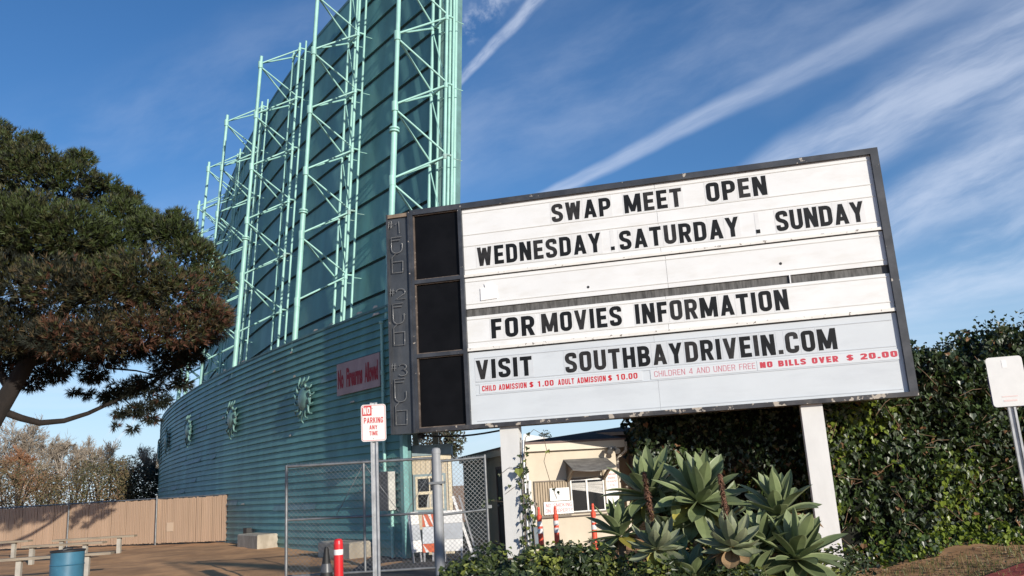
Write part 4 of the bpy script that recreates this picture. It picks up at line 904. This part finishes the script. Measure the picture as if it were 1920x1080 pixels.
wisp = [(60, 655, 25.0, .95), (130, 665, 25.2, .95), (200, 665, 25.6, .9), (265, 655, 25.6, .8), (0, 650, 25.2, 1.0), (-60, 660, 25, 1.0), (30, 690, 25.4, .7), (100, 700, 25.6, .6), (320, 650, 25.6, .7), (175, 705, 26, .5), (205, 745, 26.4, .45), (238, 730, 26.3, .62), (275, 722, 26.3, .7), (318, 690, 26.3, .68), (350, 668, 26, .6), (262, 768, 26.4, .45), (300, 752, 26.4, .42), (225, 775, 26.3, .3), (340, 720, 26.3, .36), (285, 785, 26.4, .28), (60, 722, 25.9, .36), (165, 740, 26.2, .24), (372, 640, 25.6, .55), (140, 735, 26.1, .22), (250, 805, 26.4, .2), (215, 800, 26.4, .16), (395, 625, 25.0, .4)]
def tuft(mb, p, ax, L, mi, n=7, wdt=.030):
    for _ in range(n):
        d = (ax+rv(.62)).normalized(); s = d.cross(rv()).normalized()*wdt*rnd.uniform(.7, 1.2); q = p+d*L*rnd.uniform(.7, 1.15)
        mb.add([p-s*.5, p+s*.5, q], [(0, 1, 2)], mi)
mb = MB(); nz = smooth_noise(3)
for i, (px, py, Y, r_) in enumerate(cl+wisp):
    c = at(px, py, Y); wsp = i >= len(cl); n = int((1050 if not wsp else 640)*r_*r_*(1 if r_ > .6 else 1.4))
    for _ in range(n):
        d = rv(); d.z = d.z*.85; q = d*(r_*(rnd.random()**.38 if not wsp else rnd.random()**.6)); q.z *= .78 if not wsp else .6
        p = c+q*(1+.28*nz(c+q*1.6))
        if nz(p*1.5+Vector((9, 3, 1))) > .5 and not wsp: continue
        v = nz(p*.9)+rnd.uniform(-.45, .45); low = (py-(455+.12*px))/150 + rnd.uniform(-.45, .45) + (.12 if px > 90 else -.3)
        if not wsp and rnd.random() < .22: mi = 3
        elif wsp: mi = 3 if rnd.random() < .95 else 2  # lower wisps coloured near black in place of shade
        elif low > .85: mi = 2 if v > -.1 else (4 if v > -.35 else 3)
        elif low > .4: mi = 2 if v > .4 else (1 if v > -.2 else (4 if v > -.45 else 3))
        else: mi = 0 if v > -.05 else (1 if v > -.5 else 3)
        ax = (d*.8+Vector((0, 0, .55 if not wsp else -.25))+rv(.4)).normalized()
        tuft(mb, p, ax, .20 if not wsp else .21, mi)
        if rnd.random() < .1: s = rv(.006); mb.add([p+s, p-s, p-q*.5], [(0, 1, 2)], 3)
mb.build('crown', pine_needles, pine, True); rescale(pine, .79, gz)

# ---- bare trees and scrub beyond the fence
M_tw = mat('bare_twig', (.27, .225, .175), .9, .2, 2); M_tk = mat('pale_trunk', (.36, .325, .29), .9, .2, 3); M_tw2 = mat('rusty_twig', (.27, .135, .07), .9, .25, 2)
def bare(px, ptop, Y, spread, label, seed, twm, dens=1.):
    r_ = random.Random(seed); top = at(px, ptop, Y); H = top.z-.15
    t = thing('bare_tree', (top.x, Y, .15), 0, label, 'tree', 'bare winter trees beyond the tan fence'); tk = MB(); tk.tube([(0, 0, -.2), (r_.uniform(-.2, .2), 0, H*.35), (r_.uniform(-.4, .4), r_.uniform(-.3, .3), H*.8)], [.13, .10, .03], 7)
    cr = MB()
    def rib(p, q, w_):
        s = (q-p).cross(Vector((r_.uniform(-1, 1), r_.uniform(-1, 1), r_.uniform(-1, 1)))).normalized()*w_; cr.add([p-s, p+s, q+s*.4, q-s*.4], [(0, 1, 2, 3)])
    def grow(p, d, L, lev):
        q = p+d*L
        if lev == 0: tk.tube([p, p+d*L*.5+Vector((0, 0, .03*L)), q], [.05, .035, .02], 5)
        else: rib(p, q, .028 if lev == 1 else .016)
        if lev >= 3: return
        for i in range((7, 7, 6)[lev] if r_.random() < dens else 3):
            f_ = r_.uniform(.25, 1.); dd = (d*.9+Vector((r_.gauss(0, .5), r_.gauss(0, .5), r_.gauss(.12, .4)))).normalized(); grow(p+d*L*f_, dd, L*r_.uniform(.4, .62), lev+1)
    for i in range(11):
        z = H*r_.uniform(.25, .8); a = r_.uniform(0, 6.28); up = r_.uniform(.5, 1.6); d = Vector((math.cos(a)*spread, math.sin(a)*spread*.6, up)).normalized(); grow(Vector((0, 0, z)), d, min(H*.33, (H-z)*.75)*r_.uniform(.75, 1.1), 0)
    tk.build('trunk', M_tk, t); cr.build('twigs', twm, t)
for i, (px, pt_, Y, sp, tm, lb_) in enumerate(((-20, 815, 58, .9, M_tw, 'bare greyish tree cut by the left edge of the view'), (45, 792, 56, .8, M_tw, 'tallest bare tree just under the pine branch'), (42, 850, 50, .9, M_tw2, 'bare tree with a rusty orange crown at the far left'), (84, 808, 62, .7, M_tw, 'bare tree with a pale upright trunk above the blue barrel'),
      (115, 820, 58, .8, M_tw, 'bare thin tree with a straight white trunk left of centre in the row'), (150, 830, 62, .8, M_tw, 'low twiggy bare tree in the middle of the row beyond the fence'), (188, 832, 56, .6, M_tw, 'leaning bare tree with a narrow crown above the fence'), (222, 858, 52, .8, M_tw, 'short bare tree beside the dark evergreen'), (278, 843, 60, .6, M_tw, 'slender bare tree touching the end of the curved wall'))):
    bare(px, pt_, Y, sp, lb_, 20+i, tm, 1.)
def bush(name, label, cat, c, rad, n, ln, slots, nseed, group=None, ivy=False, up=.4, shell=.45, stem=None, tot_tag=True):
    t = thing(name, (c.x, c.y, max(gz(c.x, c.y), 0)), 0, label, cat, group); nz = smooth_noise(nseed); mb = MB()
    for _ in range(n):
        d = rv(); q = Vector((d.x*rad[0], d.y*rad[1], d.z*rad[2]))*(shell+(1-shell)*rnd.random()**.5); q *= 1+.3*nz((c+q)*2.2/max(rad)); p = c+q
        if p.z < 0: continue
        v = nz(p*1.6/max(rad)*2)+rnd.uniform(-.5, .5); mi = 0
        for th, m_ in slots[1]:
            if v > th: mi = m_; break
        leaf(mb, p, d*.5+Vector((0, -.2, up))+rv(.7), (rnd.uniform(-1, 1), rnd.uniform(-1, 1), rnd.uniform(-.3, 1)), ln*rnd.uniform(.6, 1.3), ln*rnd.uniform(.45, .8), mi, .18, ivy)
    fo = mb.build('foliage', slots[0], t, True)
    mb = MB()
    for i in range(5):
        a = rnd.uniform(0, 6.28); mb.tube([(c.x+.1*math.cos(a)*rad[0], c.y+.1*math.sin(a)*rad[1], gz(c.x, c.y)-.05), (c.x+.5*math.cos(a)*rad[0], c.y+.5*math.sin(a)*rad[1], c.z+.3*rad[2])], [.012+.02*rad[0], .006+.006*rad[0]], 5)
    mb.build('stems', M_bark, t, True); return t
scr = [[lmat('scrub_olive', (.145, .112, .055), .8, .1), lmat('scrub_rust', (.18, .11, .06), .8, .1), lmat('scrub_green', (.085, .085, .036), .8, .1)], [(.3, 1), (-.35, 0), (-9, 2)]]
drk = [[lmat('evergreen_dark', (.020, .028, .014), .6, .05), lmat('evergreen_mid', (.035, .045, .02), .6, .05)], [(.3, 1), (-9, 0)]]
for i, (px, py, Y, rx, rz_, lb_) in enumerate(((20, 920, 44, 2.0, 1.5, 'olive brown scrub at the far left above the shaded part of the fence'), (70, 925, 46, 1.8, 1.3, 'rusty scrub under the rusty orange bare tree'), (112, 930, 43, 1.3, 1.0, 'low green-brown scrub behind the fence above the blue barrel'), (150, 915, 45, 1.9, 1.7, 'golden brown scrub in the middle of the row behind the fence'),
      (195, 915, 44, 1.7, 1.7, 'tall brown scrub behind the fence left of the dark evergreen'), (232, 912, 45, 1.4, 1.7, 'brown scrub with grey twigs touching the dark evergreen'), (-40, 915, 46, 2.4, 2.0, 'brown scrub cut by the left edge of the view'))):
    bush('scrub_bush', lb_, 'bush', at(px, py, Y), (rx, 1.3, rz_), int(2300*rx*rz_/2.2), .11, scr, 40+i, 'scrub bushes beyond the tan fence')
bush('evergreen_bush', 'dark evergreen bush beyond the fence next to the curved wall', 'bush', at(272, 915, 47), (1.6, 1.3, 1.5), 3000, .17, drk, 60)
bush('evergreen_bush', 'shaggy dark tree top showing between the kiosk roof and the marquee', 'tree', at(822, 826, 34), (1.1, 1.0, 1.0), 1700, .15, [[lmat('shaggy_brown', (.05, .042, .028), .8, .05), lmat('shaggy_green', (.04, .052, .024), .8, .05)], [(.1, 1), (-9, 0)]], 61)
bush('evergreen_bush', 'tiny far tree top peeking over the white canopy', 'tree', at(1022, 822, 80), (.7, .6, .7), 260, .2, drk, 62)

# ---- ivy hedge
ivm = [lmat('ivy_dark', (.026, .044, .015), .4, .12), lmat('ivy_mid', (.052, .085, .021), .38, .2), lmat('ivy_lime', (.19, .25, .035), .36, .35), lmat('ivy_dull', (.095, .115, .078), .32, .1), lmat('ivy_brown', (.19, .10, .045), .7, .1)]
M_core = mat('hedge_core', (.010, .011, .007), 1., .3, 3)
hn = smooth_noise(11); hn2 = smooth_noise(12); hn3 = smooth_noise(13)
def gzh(x, y): return gz0(x, y)
def htop(x): return 3.24+.30*hn(Vector((x*1.6, 1, 0)))+max(0, x-6.6)*.14 - max(0, 4.9-x)*.1
def hy(x, z): return 12.95-.14*z+.22*hn2(Vector((x*1.2, 0, z*1.2)))+.16*hn(Vector((x*2.6, 2, z*2.6)))
HX0, HX1 = 4.35, 11.5
hd = thing('ivy_hedge', (7.5, 13.2, gz0(7.5, 13.2)), 0, 'tall ivy-covered hedge right of the marquee with glossy sunlit leaves', 'hedge')
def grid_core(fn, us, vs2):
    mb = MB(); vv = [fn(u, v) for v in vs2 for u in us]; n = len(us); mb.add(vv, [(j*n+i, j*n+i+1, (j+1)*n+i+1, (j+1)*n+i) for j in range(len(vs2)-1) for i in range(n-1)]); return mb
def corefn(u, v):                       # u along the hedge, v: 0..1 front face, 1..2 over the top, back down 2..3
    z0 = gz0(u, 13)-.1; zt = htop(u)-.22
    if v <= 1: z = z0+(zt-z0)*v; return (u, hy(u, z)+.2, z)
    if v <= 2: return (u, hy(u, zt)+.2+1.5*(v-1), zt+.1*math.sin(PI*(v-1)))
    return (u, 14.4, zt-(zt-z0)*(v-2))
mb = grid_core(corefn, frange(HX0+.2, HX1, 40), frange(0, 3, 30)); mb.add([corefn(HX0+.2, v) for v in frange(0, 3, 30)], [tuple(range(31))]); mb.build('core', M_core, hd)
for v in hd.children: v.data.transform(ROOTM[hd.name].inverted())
mb = MB()
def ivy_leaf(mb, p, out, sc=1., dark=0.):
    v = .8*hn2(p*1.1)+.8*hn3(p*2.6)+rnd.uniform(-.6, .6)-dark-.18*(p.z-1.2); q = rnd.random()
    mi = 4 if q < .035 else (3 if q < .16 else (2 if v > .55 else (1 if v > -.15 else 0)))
    leaf(mb, p, out*.55+Vector((.15, -.1, .4))+rv(.95), Vector((rnd.uniform(-.6, .6), rnd.uniform(-.3, .3), -1)), rnd.uniform(.05, .115)*sc, rnd.uniform(.05, .105)*sc, mi, .16, True)
for _ in range(19000):
    x = rnd.uniform(HX0, 10.2); z0 = gz0(x, 13); zt = htop(x); z = z0+(zt-z0)*rnd.random()**.95; p = Vector((x, 0, z)); d_ = rnd.random()**1.6*.34
    if hn3(p*1.9)+.5*hn(p*4.) > .2 and rnd.random() < .9: d_ += .24
    p.y = hy(x, z)+d_-.05; ivy_leaf(mb, p, Vector((0, -1, .1)))
for _ in range(2600):
    x = rnd.uniform(HX0, 10.2); y = 12.72+1.5*rnd.random(); p = Vector((x, y, htop(x)-.1+.28*rnd.random()**2)); ivy_leaf(mb, p, Vector((0, -.3, 1)))
for _ in range(1700):
    z = rnd.uniform(.1, 3.2); p = Vector((HX0+.12+rnd.uniform(-.12, .15), 12.7+1.9*rnd.random(), z)); ivy_leaf(mb, p, Vector((-1, 0, .1)))
for k_ in range(80):                    # shoots standing out of the top
    x = rnd.uniform(HX0, 9.6); p = Vector((x, 12.75+.5*rnd.random(), htop(x)-.05)); d = Vector((rnd.uniform(-.4, .4), -.1, 1)).normalized(); L = rnd.uniform(.15, .42)
    for j in range(6): ivy_leaf(mb, p+d*L*j/5+rv(.035), d, .75, .3)
for _ in range(2400):                   # skirt of runners on the dirt
    x = rnd.uniform(HX0, 10); q = rnd.random()**1.7; y = hy(x, .1)-.05-q*.62*(.6+.5*hn3(Vector((x*2, 0, 0)))); ivy_leaf(mb, Vector((x, y, gz0(x, 12.6)-.03+.3*rnd.random()*(1-q))), Vector((0, -.5, .8)), 1., -.25)
for _ in range(110):
    x = rnd.uniform(HX0, 9.6); z = rnd.uniform(.3, 3.); p = Vector((x, hy(x, z)-.02, z)); q = p+Vector((rnd.uniform(-.5, .5), -.05, rnd.uniform(-.4, .25))); mb.tube([p, (p+q)/2+rv(.05), q], .0045, 4, 5)
mb.build('leaves', ivm+[mat('ivy_stem', (.16, .10, .06), .9, .2, 5)], hd, True)
# dark overgrown tree behind the sign
dt = thing('ivy_tree', (3.4, 15.2, gz0(3.4, 15)), 0, 'dark ivy-smothered tree in deep shade behind the agaves and marquee', 'tree')
mb = MB(); mb.tube([(3.5, 15.3, -.1), (3.4, 15.3, 1.4), (3.2, 15.2, 2.6), (3.0, 15.0, 3.6)], [.22, .18, .14, .08], 10); mb.build('trunk', M_bark, dt, True)
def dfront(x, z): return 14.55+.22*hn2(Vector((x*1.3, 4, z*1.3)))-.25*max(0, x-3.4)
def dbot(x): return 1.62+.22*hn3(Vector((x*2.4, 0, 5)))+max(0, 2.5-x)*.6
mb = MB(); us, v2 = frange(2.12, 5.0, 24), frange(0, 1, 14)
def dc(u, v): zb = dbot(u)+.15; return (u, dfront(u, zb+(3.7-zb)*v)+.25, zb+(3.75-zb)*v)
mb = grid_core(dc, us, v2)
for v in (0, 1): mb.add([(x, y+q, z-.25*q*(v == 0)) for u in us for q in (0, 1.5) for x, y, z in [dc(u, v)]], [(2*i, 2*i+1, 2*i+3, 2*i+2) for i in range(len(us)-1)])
bk = [(u, 16.3+.2*hn(Vector((u*2, 3, z*2))), z) for z in frange(-.4, 2.4, 8) for u in frange(2.35, 5.2, 14)]  # near-black back sheet stands in for the shade of the hollow
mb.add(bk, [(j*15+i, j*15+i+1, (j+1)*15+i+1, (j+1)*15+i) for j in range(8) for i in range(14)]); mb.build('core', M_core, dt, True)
mb = MB()
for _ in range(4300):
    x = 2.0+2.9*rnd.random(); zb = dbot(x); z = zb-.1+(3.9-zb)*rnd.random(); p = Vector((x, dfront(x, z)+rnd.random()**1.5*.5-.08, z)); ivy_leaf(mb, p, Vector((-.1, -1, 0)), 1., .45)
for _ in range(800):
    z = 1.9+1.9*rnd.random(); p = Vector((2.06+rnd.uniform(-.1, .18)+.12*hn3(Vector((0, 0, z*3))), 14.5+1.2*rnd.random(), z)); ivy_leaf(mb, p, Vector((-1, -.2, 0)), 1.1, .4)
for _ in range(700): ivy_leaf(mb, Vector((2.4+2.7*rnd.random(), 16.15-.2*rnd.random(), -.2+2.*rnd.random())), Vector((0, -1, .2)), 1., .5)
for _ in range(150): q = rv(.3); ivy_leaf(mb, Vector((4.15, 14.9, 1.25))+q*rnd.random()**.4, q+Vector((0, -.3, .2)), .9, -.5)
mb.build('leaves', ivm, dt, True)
rescale(hd, HK, gz); rescale(dt, 1.17, gz)

# ---- agaves
M_ag = [lmat('agave_green', (.165, .208, .092), .5, .06, .25), lmat('agave_edge', (.22, .26, .13), .5, .06, .15), lmat('agave_yellow', (.30, .27, .06), .5, .06), mat('agave_dry', (.26, .17, .09), .9, .3, 6)]
M_ag2 = [lmat('agave_grey', (.22, .245, .15), .6, .05, .22), M_ag[1], M_ag[2], M_ag[3]]
M_agst = mat('agave_stem', (.36, .27, .19), .9, .25, 8)
AK = 1.13
def agave(px, py, Y, n, L, W, label, lean=(0, 0), ms=None, emin=2, emax=82, spike=None, curl=.0, group='agaves under the marquee'):
    Y *= AK; L *= AK; W *= AK; c = at(px, py, Y); zb = gz(c.x, c.y); t = thing('agave', (c.x, c.y, zb), 0, label, 'agave', group); ms = ms or M_ag
    st = MB(); b0 = Vector((rnd.uniform(-.12, .12), rnd.uniform(.0, .12), -.05)); h = c.z-zb; st.tube([b0, b0*.5+Vector((0, 0, h*.5)), (0, 0, h)], [.055, .05, .06], 10); st.build('stem', M_agst, t)
    mb = MB(); ga = 2.39996; N = 9
    for i in range(n):
        q = i/(n-1); el = R(emax+(emin-emax)*q**.85+rnd.uniform(-6, 6)); az = i*ga+rnd.uniform(-.15, .15); ll = L*(.72+.28*math.sin(PI*min(1, .25+q*.75)))*rnd.uniform(.88, 1.1); ww = W*(.72+.4*q)*rnd.uniform(.9, 1.1)
        hd_ = Vector((math.cos(az), math.sin(az), 0)); sd = Vector((-math.sin(az), math.cos(az), 0)); p = Vector((0, 0, h+.05*(1-q)))+hd_*.03; e = el+R(8); rows = []; twist = rnd.uniform(-.25, .25)
        mi = 2 if (q > .7 and rnd.random() < .16) else (3 if q > .82 and rnd.random() < .4 else 0); bendr = rnd.uniform(-1.6, 3.2); sidew = rnd.uniform(-.5, .5)
        for j in range(N+1):
            s_ = j/N; wj = ww*(.30+.70*math.sin(PI*min(1, s_*.62/.62*.5+.12)) if s_ < .55 else math.cos((s_-.55)/.45*PI/2)**.8*.985)*.5
            if s_ < .55: wj = ww*.5*(.34+.66*math.sin(s_/.55*PI/2))
            d = hd_*math.cos(e)+Vector((0, 0, 1))*math.sin(e); u = -hd_*math.sin(e)+Vector((0, 0, 1))*math.cos(e); sd2 = (sd+u*twist*s_).normalized()
            v = wj*(.42-.1*s_); rows.append([p+sd2*wj+u*v, p+sd2*wj*.86+u*v*.74, p, p-sd2*wj*.86+u*v*.74, p-sd2*wj+u*v]); p = p+d*(ll/N); e += R((-bendr+curl*14)*(1 if s_ > .3 else .2)); hd_ = (hd_+sd*sidew*.09).normalized(); sd = Vector((-hd_.y, hd_.x, 0))
        vv = [x for r_ in rows for x in r_]
        for j in range(N):
            for k_ in range(4): mb.add([rows[j][k_], rows[j][k_+1], rows[j+1][k_+1], rows[j+1][k_]], [(0, 1, 2, 3)], 1 if k_ in (0, 3) and mi == 0 else mi, True)
        mb.add([rows[N][1], rows[N][3], rows[N][2]+(rows[N][2]-rows[N-1][2])*.35], [(0, 1, 2)], 3)
    if lean != (0, 0): 
        m_ = Matrix.Translation((0, 0, h)) @ Matrix.Rotation(lean[0], 4, 'X') @ Matrix.Rotation(lean[1], 4, 'Y') @ Matrix.Translation((0, 0, -h)); mb.v = [tuple(m_ @ Vector(v)) for v in mb.v]
    ro = mb.build('rosette', ms, t)
    me = ro.data
    if spike:
        top = at(*spike, Y)-Vector((c.x, c.y, zb)); p0 = Vector((0, 0, h)); mb = MB(); mb.tube([p0, (p0+top)/2+Vector((.01, 0, 0)), top], [.022, .02, .012], 6)
        for i in range(900):
            s_ = rnd.random(); p = p0.lerp(top, s_); a = rnd.uniform(0, 6.28); o = Vector((math.cos(a), math.sin(a), 0)); rr_ = .062-.022*s_; q = p+o*rr_*rnd.uniform(.8, 1.5)+Vector((0, 0, rnd.uniform(-.05, .03))); s2 = Vector((-o.y, o.x, 0))*.014
            mb.add([p+o*.015+s2, p+o*.015-s2, q], [(0, 1, 2)], 0 if s_ > .38+rnd.uniform(-.15, .15) else 1)
        mb.build('dried_spike', [mat('spike_brown', (.17, .085, .052), .9, .35, 12), mat('spike_straw', (.42, .30, .12), .9, .25, 12)], t)
    return t
AP = [(1312, 946, 10.15, 46, .62, .225, 'largest agave in the middle, broad grey-green leaves fanning against the dark tree', (R(24), R(4)), -55, 84),
      (1222, 935, 10.6, 36, .62, .22, 'shaded agave at the left in front of the office window', (R(16), R(-12)), -50, 82),
      (1462, 968, 9.95, 32, .53, .205, 'upright agave just left of the right marquee post', (R(12), R(-8)), -40, 84),
      (1492, 1052, 9.5, 38, .56, .22, 'agave with bright green leaves at the bottom right in front of the right post', (R(18), R(10)), -55, 84),
      (1165, 1008, 10.5, 28, .46, .16, 'low dark agave at the left edge of the group beside the delineator', (R(4), R(-8)), -45, 80)]
for a in AP: agave(a[0], a[1], a[2], a[3], a[4], a[5], a[6], a[7], None, a[8], a[9])
agave(1232, 1032, 9.1, 32, .35, .155, 'small greyish agave rosette with a tall brown dried spike, left of two', (R(18), 0), M_ag2, -55, 78, (1207, 885), .5)
agave(1372, 1028, 9.1, 34, .37, .165, 'small greyish agave rosette with a brown dried spike before the largest agave', (R(16), 0), M_ag2, -55, 78, (1349, 888), .5)
agave(1350, 985, 10.6, 26, .55, .19, 'dark agave half hidden behind the largest one and the dried spikes', (R(10), R(14)), None, -50, 70)
agave(1272, 1000, 10.2, 26, .52, .18, 'agave filling the gap between the shaded left one and the largest one', (R(12), R(-10)), None, -50, 72)
agave(1430, 1030, 9.7, 28, .46, .17, 'middle-sized agave wedged between the right spiked rosette and the post', (R(12), R(-4)), None, -50, 80)
agave(1415, 1090, 9.3, 22, .42, .19, 'yellowing agave low between the spiked rosette and the right post', (R(10), R(-6)), None, -20, 75)
agave(1300, 1095, 9.35, 22, .42, .19, 'agave low at the bottom edge under the left dried spike', (R(10), 0), None, -25, 70)

# ---- low shrubs, vine and grass at the foot of the sign
shm = [[lmat('shrub_dark', (.030, .046, .015), .4, .1), lmat('shrub_mid', (.065, .090, .025), .4, .15), lmat('shrub_lime', (.22, .25, .05), .4, .3)], [(.38, 2), (-.1, 1), (-9, 0)]]
for i, (px, py, Y, rx, rz_, n, lb_) in enumerate(((872, 1068, 10.6, .34, .33, 650, 'yellow-green shrub at the bottom left in front of the thick gate post'), (915, 1058, 10.9, .34, .42, 750, 'leafy shrub hugging the left side of the left marquee post'), (1000, 1058, 10.4, .38, .36, 850, 'low shrub at the foot of the left marquee post'),
        (1060, 1050, 10.6, .36, .40, 850, 'dense shrub below the no smoking sign'), (1118, 1045, 10.7, .34, .38, 800, 'dark low shrub right of the middle delineator near the low agave'), (1190, 1066, 10.2, .40, .36, 700, 'dark shrub between the low agave and the left spiked agave'), (950, 1085, 9.9, .40, .25, 650, 'short bright shrub along the bottom edge before the post'), (1345, 1055, 10.1, .5, .55, 1100, 'leafy shrub filling the gap under the largest agave'), (1275, 1062, 9.9, .36, .5, 800, 'leafy shrub between the two dried spikes at the bottom edge'),
        (1240, 1092, 8.9, .34, .42, 800, 'low dark shrub at the bottom edge under the left spiked rosette'), (1385, 1092, 8.9, .34, .40, 800, 'low dark shrub at the bottom edge under the right spiked rosette'),
        (1570, 1062, 10.9, .36, .45, 750, 'glossy shrub at the foot of the right marquee post'), (1440, 1060, 10.3, .42, .55, 900, 'shrub behind the bright green agave at the bottom edge'))):
    q_ = AK if px > 1150 else 1.; c_ = at(px, py+14, Y*q_)
    bush('low_shrub', lb_, 'shrub', c_, (rx*q_, .32, rz_*.72*q_), int(n*1.1), .075, shm, 70+i, 'low shrubs under the marquee', True, .5, .35)
mb = MB()
def blade(p, L, lean, w_, mi):
    a = rnd.uniform(0, 6.28); o = Vector((math.cos(a), math.sin(a), 0)); s = Vector((-o.y, o.x, 0))*w_
    m_ = p+Vector((0, 0, L*.6))+o*L*lean*.35; q = p+Vector((0, 0, L*.85))+o*L*lean
    mb.add([p-s, p+s, m_+s*.7, m_-s*.7, q], [(0, 1, 2, 3), (3, 2, 4)], mi)
for _ in range(5200):
    x = rnd.uniform(-1.0, 4.4); y = rnd.uniform(9.4, 12.6); blade(Vector((x, y, gz(x, y)-.02)), rnd.uniform(.3, .74), rnd.uniform(.2, .9), .006, 0 if rnd.random() < .7 else 1)
for _ in range(4200):
    x = rnd.uniform(4.2, 10.5); y = 13.0+rnd.random()*2.4
    if hn(Vector((x*1.5, y*1.5, 3)))+rnd.uniform(-.3, .3) < .1 and x > 4.6: continue
    blade(Vector((x, y, gz(x, y)-.02)), rnd.uniform(.06, .2), rnd.uniform(.2, .9), .005, 0 if rnd.random() < .5 else 1)
tag(mb.build('grass', [lmat('grass_green', (.085, .12, .035), .5, .2), lmat('grass_straw', (.22, .18, .07), .7, .2)]), 'thin weedy grass under the marquee and along the hedge foot', 'grass', kind='stuff')
# fallen leaves on the dirt by the hedge
mb = MB()
for _ in range(500):
    x = rnd.uniform(5.2, 11); y = rnd.uniform(13.4, 15.8); leaf(mb, (x, y, gz(x, y)+.02), (rnd.uniform(-.4, .4), rnd.uniform(-.6, .2), 1), (rnd.uniform(-1, 1), rnd.uniform(-1, 1), 0), .07, .05, rnd.randrange(2), .2)
tag(mb.build('leaf_litter', [mat('litter_brown', (.16, .09, .05), .9, .3, 6), mat('litter_tan', (.27, .19, .11), .9, .3, 6)]), 'dry leaf litter on the dirt at the hedge foot', 'leaf litter', kind='stuff')
SKM = 1.44
vn = thing('climbing_vine', tuple(ROOTM[mq_.name] @ Vector((1.53, .0, 0))), -YAW, 'ivy vine climbing the right edge of the left marquee post', 'vine')
mb = MB(); ml = MB(); vl = [0]
def vine(pts, n, r_=.006, lv=1.):
    P_ = [Vector(p) for p in pts]; mb.tube(P_, r_, 5)
    for _ in range(n):
        i = rnd.randrange(len(P_)-1); p = P_[i].lerp(P_[i+1], rnd.random())+rv(.06); leaf(ml, p, Vector((rnd.uniform(-.6, .6), -1, .5))+rv(.4), Vector((rnd.uniform(-.5, .5), 0, -1)), rnd.uniform(.035, .07), rnd.uniform(.035, .065), rnd.choice((0, 0, 1, 1, 2)), .18, True)
vine([(.0, .02, .1), (.02, 0, .5), (-.02, .02, .9), (.03, 0, 1.3), (.0, .02, 1.7), (.04, 0, 2.0)], 95)
vine([(.05, 0, .3), (.12, -.02, .7), (.10, 0, 1.1), (.07, -.03, 1.5)], 45)
vine([(.02, .02, 1.9), (.08, -.02, 2.18), (.20, -.02, 2.28), (.32, 0, 2.2), (.35, .02, 2.0), (.30, .04, 1.85), (.36, .04, 1.6), (.44, .05, 1.35)], 5, .004)
vine([(.0, .04, 1.6), (-.15, .04, 1.52), (-.26, .045, 1.45)], 4, .003); vine([(-.02, .04, 1.75), (-.18, .03, 1.80), (-.33, .03, 1.70)], 3, .003); vine([(-.05, .045, 1.4), (-.08, .045, 1.2), (-.05, .045, 1.0)], 3, .003)
vine([(-.3, .04, 1.35), (-.5, .0, 1.38), (-.55, .0, 1.3)], 9, .003)
leaf(ml, (-.03, -.06, 1.72), (0, -1, .3), (0, 0, -1), .12, .12, 2, .1)
mb.build('stem', mat('vine_stem', (.10, .075, .05), .9, .2, 6), vn); ml.build('leaves', shm[0], vn)
rescale(vn, SKM, lambda x, y: gz(x, y)); rescale(mq_, SKM, gz)
# added unseen panel behind the viewpoint, shaped to throw the dark wedge by the gate
ss = thing('sun_blocker', (11.5, -8, 0), 0, 'grey panel on poles, added out of view to shade the dirt by the gate', 'sun blocker')
mb = MB(); pg = [(9.7, 9.55), (11.5, 8.25), (13.6, 7.45), (13.3, 7.95), (10.8, 9.3)]; mb.prism([(x-11.5, z) for x, z in pg], -.01, .01); mb.build('blocker_panel', mat('blocker_grey', (.3, .3, .3), .8), ss)
for x, z in ((-1.75, 9.55), (2.0, 7.6)): mb = MB(); mb.tube([(x, .06, -.1), (x, .06, z)], .05, 8); mb.build('pole', M_galv, ss)
